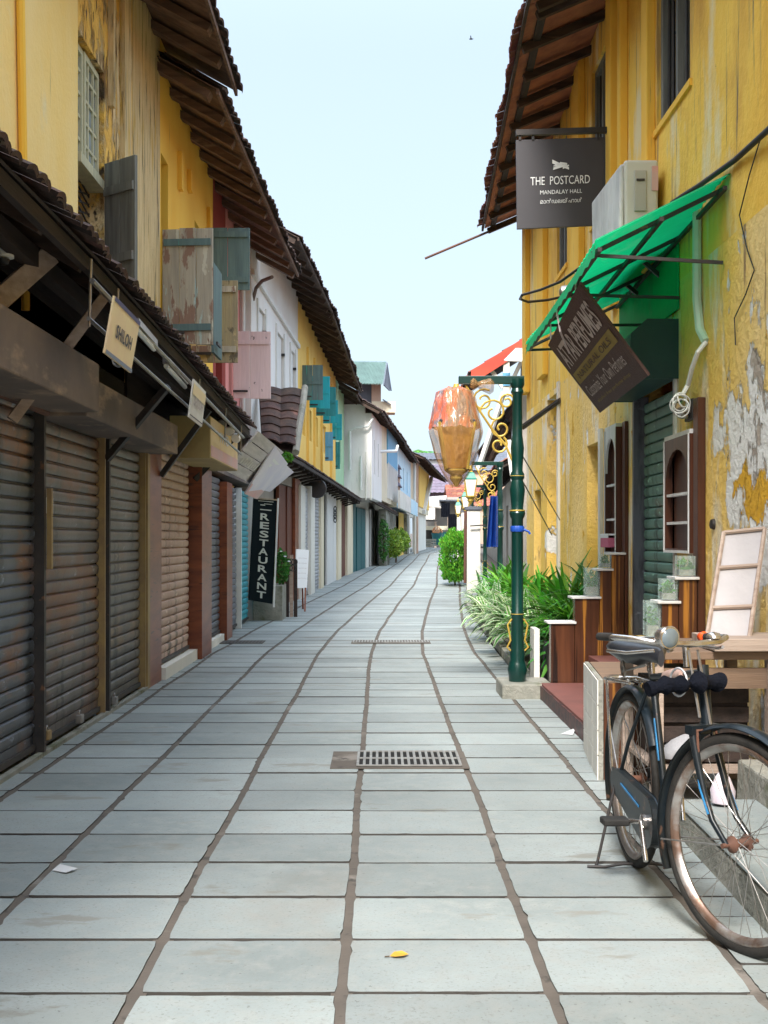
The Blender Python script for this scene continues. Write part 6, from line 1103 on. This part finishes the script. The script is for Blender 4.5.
# ================================================================== BICYCLE
def bicycle():
    rear = Vector((1.036, 5.10, 0)); fwd = Vector((.075, -1.1, 0)).normalized(); left = Vector((0, 0, 1)).cross(fwd)
    T = thing('bicycle', 'old dark roadster bicycle standing on its rear stand', 'bicycle', tuple(rear))
    def L(x, y, z): return rear + fwd*x + left*y + Vector((0, 0, z))
    hx, hz = .985, .355; th = math.radians(23.5)       # steering pivot
    def S(x, y, z):       # turned with the handlebar (towards the bicycle's left)
        dx, dy = x-hx, y; return L(hx+dx*math.cos(th)-dy*math.sin(th), dx*math.sin(th)+dy*math.cos(th), z)
    def wheel(fn, x, name_):
        c = fn(x, 0, .355); ax = (fn(x, 1, .355)-c).normalized()
        m = M(); m.torus(c, ax, .332, .0, 64, 8, prof=[(.022*math.cos(a)+.0, .019*math.sin(a)) for a in [i*6.283/10 for i in range(10)]]); w = m.build('wheel', m_rubber, T, smooth=50); w['label'] = name_
        m = M(); m.torus(c, ax, .305, 0, 64, 8, prof=[(.014, .016), (.008, .019), (-.006, .012), (-.012, 0), (-.006, -.012), (.008, -.019), (.014, -.016)]); m.build('rim', m_rim, w, smooth=50)
        m = M(); m.lathe([(.008, -.055), (.008, -.05), (.028, -.034), (.028, -.03), (.015, -.026), (.015, .026), (.028, .03), (.028, .034), (.008, .05), (.008, .055)], c, 14, axis=ax); m.build('hub', m_rustbar, w, smooth=30)
        up = Vector((0, 0, 1)); s = ax.cross(up).normalized(); m = M()
        for i in range(36):
            a = i*6.283/36; sg = 1 if i % 2 else -1; b = a+(.95 if (i//2) % 2 else -.95); hub = c+(s*math.cos(b)+up*math.sin(b))*.026+ax*sg*.03; m.tube([hub, c+(s*math.cos(a)+up*math.sin(a))*.298], .0012, 4, caps=False)
        m.build('spokes', m_steel, w); return w, c, ax
    wheel(L, 0, 'rear wheel'); _, fc, fax = wheel(S, 1.10, 'front wheel turned to its left')
    def tb(name, pts, r, mat, par=None, n=10): m = M(); m.tube(pts, r, n); return m.build(name, mat, par or T, smooth=50)
    bb = (.46, 0, .285); seat = (.27, 0, .80); ht = (.865, 0, .88); hb = (.905, 0, .70)
    m = M()
    for a, b, r in ((bb, seat, .0145), (seat, ht, .014), (bb, (.90, 0, .73), .016)): m.tube([L(*a), L(*b)], r, 10)
    m.tube([L(.862, 0, .905), L(.912, 0, .685)], .02, 12)
    for s in (-1, 1): m.tube([L(bb[0]-.04, s*.03, bb[2]), L(.12, s*.055, .34), L(0, s*.06, .355)], .009, 8); m.tube([L(seat[0]+.01, s*.018, seat[2]-.03), L(.1, s*.05, .52), L(0, s*.062, .355)], .008, 8)
    m.tube([L(bb[0], -.04, bb[2]), L(bb[0], .04, bb[2])], .024, 12); fr_ = m.build('frame', m_bike, T, smooth=50)
    m = M(); m.bar(L(.74, -.018, .55), L(.60, -.018, .415), .004, .012); m.bar(L(.40, -.016, .50), L(.34, -.016, .65), .004, .012); m.build('pinstripe', m_bikeblue, fr_)
    # fork and steering parts
    m = M()
    for s in (-1, 1):
        m.tube([S(.925, s*.045, .70), S(.955, s*.048, .60), S(.99, s*.05, .50), S(1.03, s*.052, .42), S(1.10, s*.056, .355)], [.013, .013, .012, .010, .009], 10)
    m.bar(S(.925, -.06, .70), S(.925, .06, .70), .035, .03); fk = m.build('fork', m_bike, T, smooth=50)
    m = M()
    for s in (-1, 1): m.tube([S(.948, s*.048-.0, .62), S(.98, s*.06, .52), S(1.022, s*.062, .44)], .0045, 6); 
    m.build('fork_stripe', m_bikeblue, fk)
    m = M(); m.tube([S(.85, 0, .90), S(.842, 0, .975)], .012, 10); m.tube([S(.842, 0, .975), S(.88, 0, .98)], .012, 8); hbz = m.build('stem', m_chrome, T, smooth=50)
    bar = [S(.63, -.20, .995), S(.72, -.215, 1.0), S(.80, -.19, .998), S(.87, -.12, .985), S(.89, 0, .98), S(.87, .13, .985), S(.81, .21, .99), S(.74, .24, .985), S(.66, .245, .98)]
    tb('handlebar', bar, .011, m_chrome)
    for s in (0, -1):
        a, b = (bar[0], bar[1]) if s == 0 else (bar[-1], bar[-2]); tb('grip', [a, a.lerp(b, 1.0)], .0145, m_rubber)
    for s in (-1, 1): tb('brake_lever', [S(.86, s*.15, .962), S(.78, s*.20, .95), S(.68, s*.205, .95)], .006, m_chrome)
    m = M(); m.lathe([(.012, -.012), (.02, 0), (.016, .02), (.006, .028)], bar[-1], 12, axis=(bar[-1]-bar[-2])); m.build('orange_end_cap', m_orange, T, smooth=40)
    tb('brake_rod', [S(.88, .02, .96), S(.93, .03, .72), S(.955, .03, .66)], .005, m_steel, n=6); tb('brake_rod', [S(.88, -.02, .96), S(.935, -.02, .74)], .005, m_steel, n=6)
    tb('brake_stirrup', [S(.955, -.045, .63), S(.945, -.04, .70), S(.945, .04, .70), S(.955, .045, .63)], .005, m_rustbar, n=6)
    # headlamp
    hc = S(.93, -.15, 1.01); ha = (S(1.1, -.15, 1.0)-S(.9, -.13, 1.01)).normalized(); m = M(); m.lathe([(.006, -.062), (.022, -.05), (.034, -.025), (.037, 0), (.040, .007), (.036, .012)], hc, 18, axis=ha); hl = m.build('headlamp', m_chrome, T, smooth=40)
    m = M(); m.lathe([(.034, .010), (.028, .017), (.01, .022)], hc, 18, axis=ha); m.build('lens', m_glass, hl, smooth=40); tb('lamp_bracket', [hc-Vector((0, 0, .045)), S(.89, -.10, .965)], .006, m_steel, n=6)
    # bell
    m = M(); m.lathe([(.026, 0), (.025, .008), (.016, .018), (.002, .022)], S(.87, .1, .995), 14); m.build('bell', m_chrome, T, smooth=40)
    # saddle
    m = M(); st = [(-.02, .09, .0), (.01, .118, .012), (.07, .12, .014), (.14, .095, .006), (.21, .05, .0), (.29, .026, .0), (.36, .022, .0), (.38, .012, -.008)]; rows = []
    for x, w, dz in st:
        rows.append(m.idx([L(x, w*math.cos(a), .888+dz+ (.035*math.sin(a) if math.sin(a) > 0 else (.065 if x < .2 else .03)*math.sin(a))) for a in [i*6.283/14 for i in range(14)]]))
    for a, b in zip(rows, rows[1:]):
        for j in range(14): m.fi((a+j, a+(j+1) % 14, b+(j+1) % 14, b+j))
    m.fi([rows[0]+j for j in range(14)][::-1]); m.fi([rows[-1]+j for j in range(14)]); sd = m.build('saddle', m_leather, T, smooth=60)
    m = M()
    for s in (-1, 1): m.torus(L(.03, s*.055, .82), left, .024, .004, 14, 5); m.torus(L(.05, s*.055, .80), left, .022, .004, 14, 5); m.tube([L(.03, s*.05, .80), L(.25, s*.02, .845)], .005, 6)
    m.build('saddle_springs', m_steel, sd, smooth=40)
    tb('seat_post', [L(.265, 0, .78), L(.25, 0, .87)], .012, m_chrome)
    # mudguards
    def guard(fn, x, a0, a1, name):
        c = fn(x, 0, .355); ax = (fn(x, 1, .355)-c).normalized(); f_ = (fn(x+1, 0, .355)-c).normalized(); m = M(); n = 26; rows = []
        for i in range(n+1):
            a = math.radians(lerp(a0, a1, i/n)); d = f_*math.cos(a)+Vector((0, 0, 1))*math.sin(a); ring = []
            for k in range(9): q = -1+2*k/8; ring.append(c+d*(.372+.012*(1-q*q))+ax*q*.029)
            for k in range(9): q = 1-2*k/8; ring.append(c+d*(.369+.012*(1-q*q))+ax*q*.029)
            rows.append(m.idx(ring))
        for a, b in zip(rows, rows[1:]):
            for j in range(18): m.fi((a+j, a+(j+1) % 18, b+(j+1) % 18, b+j))
        return m.build(name, m_bike, T, smooth=50)
    guard(L, 0, 30, 205, 'rear_mudguard'); guard(S, 1.10, 60, 205, 'front_mudguard')
    for s in (-1, 1): tb('mudguard_stay', [L(0, s*.06, .355), L(-.30, s*.032, .58)], .003, m_steel, n=5); tb('mudguard_stay', [S(1.10, s*.06, .355), S(.75, s*.03, .30)], .003, m_steel, n=5)
    # chain case, crank, pedals
    m = M(); out = [(.46+.092*math.cos(math.radians(a)), .285+.092*math.sin(math.radians(a))) for a in range(-90, 91, 12)]+[(0+.045*math.cos(math.radians(a)), .355+.045*math.sin(math.radians(a))) for a in range(90, 271, 15)]; k = len(out)
    n = m.idx([L(x, -.05, z) for x, z in out]+[L(x, -.085, z) for x, z in out]); m.fi(range(n, n+k)); m.fi([n+2*k-1-i for i in range(k)])
    for i in range(k): m.fi((n+i, n+(i+1) % k, n+k+(i+1) % k, n+k+i))
    cc = m.build('chain_case', m_bike, T, bevel=.006); m = M(); m.bar(L(.12, -.087, .36), L(.38, -.087, .325), .003, .008); m.build('case_stripe', m_bikeblue, cc)
    m = M(); m.lathe([(.03, 0), (.03, .012), (.02, .016)], L(.46, -.085, .285), 16, axis=-left); m.build('crank_cap', m_chrome, cc, smooth=30)
    tb('crank', [L(.46, -.10, .285), L(.56, -.11, .165)], .009, m_chrome); tb('crank', [L(.46, .06, .285), L(.36, .08, .405)], .009, m_chrome)
    for c_, s in (((.30, -.115, .27), -1), ((.36, .09, .405), 1)):
        pass
    tb('crank', [L(.46, -.10, .285), L(.33, -.115, .26)], .010, m_chrome)
    for x, y, z in ((.33, -.165, .26), (.36, .135, .405)): m = M(); c = L(x, y, z); m.bar(c-left*.05, c+left*.05, .075, .026, up=(0, 0, 1)); m.build('pedal', m_rubber, T, bevel=.006)
    # carrier
    m = M(); loop = [L(.12, -.05, .76), L(-.20, -.07, .745), L(-.24, 0, .745), L(-.20, .07, .745), L(.12, .05, .76)]; m.tube(loop, .007, 8)
    for y in (-.035, 0, .035): m.tube([L(.12, y, .758), L(-.22, y, .745)], .004, 6)
    for x in (0, -.1): m.tube([L(x, -.06, .752), L(x, .06, .752)], .004, 6)
    for s in (-1, 1): m.tube([L(-.17, s*.07, .745), L(-.03, s*.085, .40), L(0, s*.07, .355)], .006, 6)
    m.build('carrier', m_chrome, T, smooth=50)
    # rear stand
    m = M(); m.tube([L(0, -.075, .35), L(.03, -.16, .02), L(.03, -.17, .006)], .006, 8); m.tube([L(0, .075, .35), L(.03, .16, .02), L(.03, .17, .006)], .006, 8); m.tube([L(.03, -.20, .010), L(.05, -.13, .012), L(.05, -.06, .022), L(.05, .06, .022), L(.05, .13, .012), L(.03, .20, .010)], .006, 8); m.build('stand', m_metal, T, smooth=50)
    tb('front_axle', [S(1.10, -.075, .355), S(1.10, .075, .355)], .008, m_rustbar)
    # brown paper wrap on the top tube
    t = thing('rolled_jacket', 'dark navy rolled cloth with grey patches tied over the bicycle top tube', 'cloth', tuple(L(.6, 0, .85)))
    m = M(); pts = [L(.80, .10, .885), L(.74, .13, .875), L(.66, .08, .87), L(.58, .03, .865), L(.50, 0, .865), L(.44, -.02, .87)]; pts = [S(.90, -.17, .862), S(.915, -.11, .872), S(.93, -.04, .868), S(.93, .03, .868), S(.925, .09, .862), S(.92, .125, .85)]
    m.tube([p_.lerp(q_, k/4) for p_, q_ in zip(pts, pts[1:]) for k in range(4)], [.025+.006*math.sin(i*1.9)+.016*noise.noise(Vector((i*.4, 1, 2))) for i in range(20)], 18); m.build('roll', m_cloth, t, smooth=60, wobble=.05)
    m = M(); 
    for k in (4,): a = pts[0].lerp(pts[-1], k/14); m.torus(a, (pts[-1]-pts[0]), .046, .004, 18, 5)
    m.build('tie', m_greyp, t, smooth=50)
    t = thing('wrapped_lock', 'pale brown paper wrapped around the bicycle top tube', 'wrap', tuple(L(.45, 0, .82))); m = M(); m.tube([L(.46, 0, .826), L(.55, 0, .838), L(.68, 0, .855)], [.022, .028, .020], 12); m.build('wrap', mk('brown_wrap', (.34, .20, .17), (.45, .33, .28), 14, rough=.5), t, smooth=50, wobble=.012)
    return T
bicycle()

# ================================================================== BIRD
t = thing('bird', 'tiny dark bird flying in the pale sky', 'bird', P(471, 39, 60)); c = P(471, 39, 60); m = M(); m.lathe([(.01, -.1), (.035, -.04), (.04, .02), (.02, .09), (.005, .13)], c, 8, axis=(1, .2, .1)); b_ = m.build('body', m_cable, t, smooth=60); m = M()
for s in (-1, 1): m.hexa([c+Vector((.03, 0, 0)), c+Vector((-.03, 0, 0)), c+Vector((-.05, s*.22, .07)), c+Vector((-.02, s*.24, .07))], [c+Vector((.03, 0, .006)), c+Vector((-.03, 0, .006)), c+Vector((-.05, s*.22, .076)), c+Vector((-.02, s*.24, .076))])
m.build('wings', m_cable, t)

# ================================================================== LIGHT, SKY, CAMERA
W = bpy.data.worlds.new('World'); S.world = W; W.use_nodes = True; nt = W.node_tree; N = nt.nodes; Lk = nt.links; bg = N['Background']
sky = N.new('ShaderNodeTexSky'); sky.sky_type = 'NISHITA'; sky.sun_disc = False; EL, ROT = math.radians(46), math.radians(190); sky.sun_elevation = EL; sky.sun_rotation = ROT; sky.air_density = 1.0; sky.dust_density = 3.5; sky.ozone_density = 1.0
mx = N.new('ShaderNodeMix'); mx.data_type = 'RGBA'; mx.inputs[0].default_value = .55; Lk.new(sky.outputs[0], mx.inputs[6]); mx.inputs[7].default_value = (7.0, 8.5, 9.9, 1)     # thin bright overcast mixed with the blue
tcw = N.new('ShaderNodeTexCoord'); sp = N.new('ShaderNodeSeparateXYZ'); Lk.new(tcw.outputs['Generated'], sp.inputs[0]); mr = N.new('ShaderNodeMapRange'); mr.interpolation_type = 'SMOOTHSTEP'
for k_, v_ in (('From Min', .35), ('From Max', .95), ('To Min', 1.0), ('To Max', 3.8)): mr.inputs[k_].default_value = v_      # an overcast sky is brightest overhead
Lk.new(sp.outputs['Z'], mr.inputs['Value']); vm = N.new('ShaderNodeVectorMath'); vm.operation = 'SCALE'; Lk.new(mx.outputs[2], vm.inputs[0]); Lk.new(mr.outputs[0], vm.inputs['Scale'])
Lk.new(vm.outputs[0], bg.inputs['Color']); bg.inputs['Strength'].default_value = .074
sun = bpy.data.lights.new('sun', 'SUN'); sun.energy = 3.0; sun.angle = math.radians(12); sun.color = (1, .96, .90); so = bpy.data.objects.new('sun', sun); COL.objects.link(so)
d = Vector((math.sin(ROT)*math.cos(EL), math.cos(ROT)*math.cos(EL), math.sin(EL))); so.rotation_euler = d.to_track_quat('Z', 'Y').to_euler(); so.location = (0, 0, 30)
cam = bpy.data.cameras.new('camera'); co = bpy.data.objects.new('camera', cam); COL.objects.link(co); co.location = (0, 0, H); co.rotation_euler = (math.radians(90), 0, 0)
cam.sensor_fit = 'VERTICAL'; cam.sensor_height = 36; cam.lens = 36*F/1024; cam.shift_x = (384-HX)/1024; cam.shift_y = (HY-512)/1024; cam.clip_end = 1000; cam.clip_start = .05; S.camera = co
S.view_settings.view_transform = 'Standard'; S.view_settings.look = 'None'; S.view_settings.exposure = 1.15; S.view_settings.gamma = 1
S.cycles.use_denoising = True; S.cycles.max_bounces = 8; S.cycles.transparent_max_bounces = 12
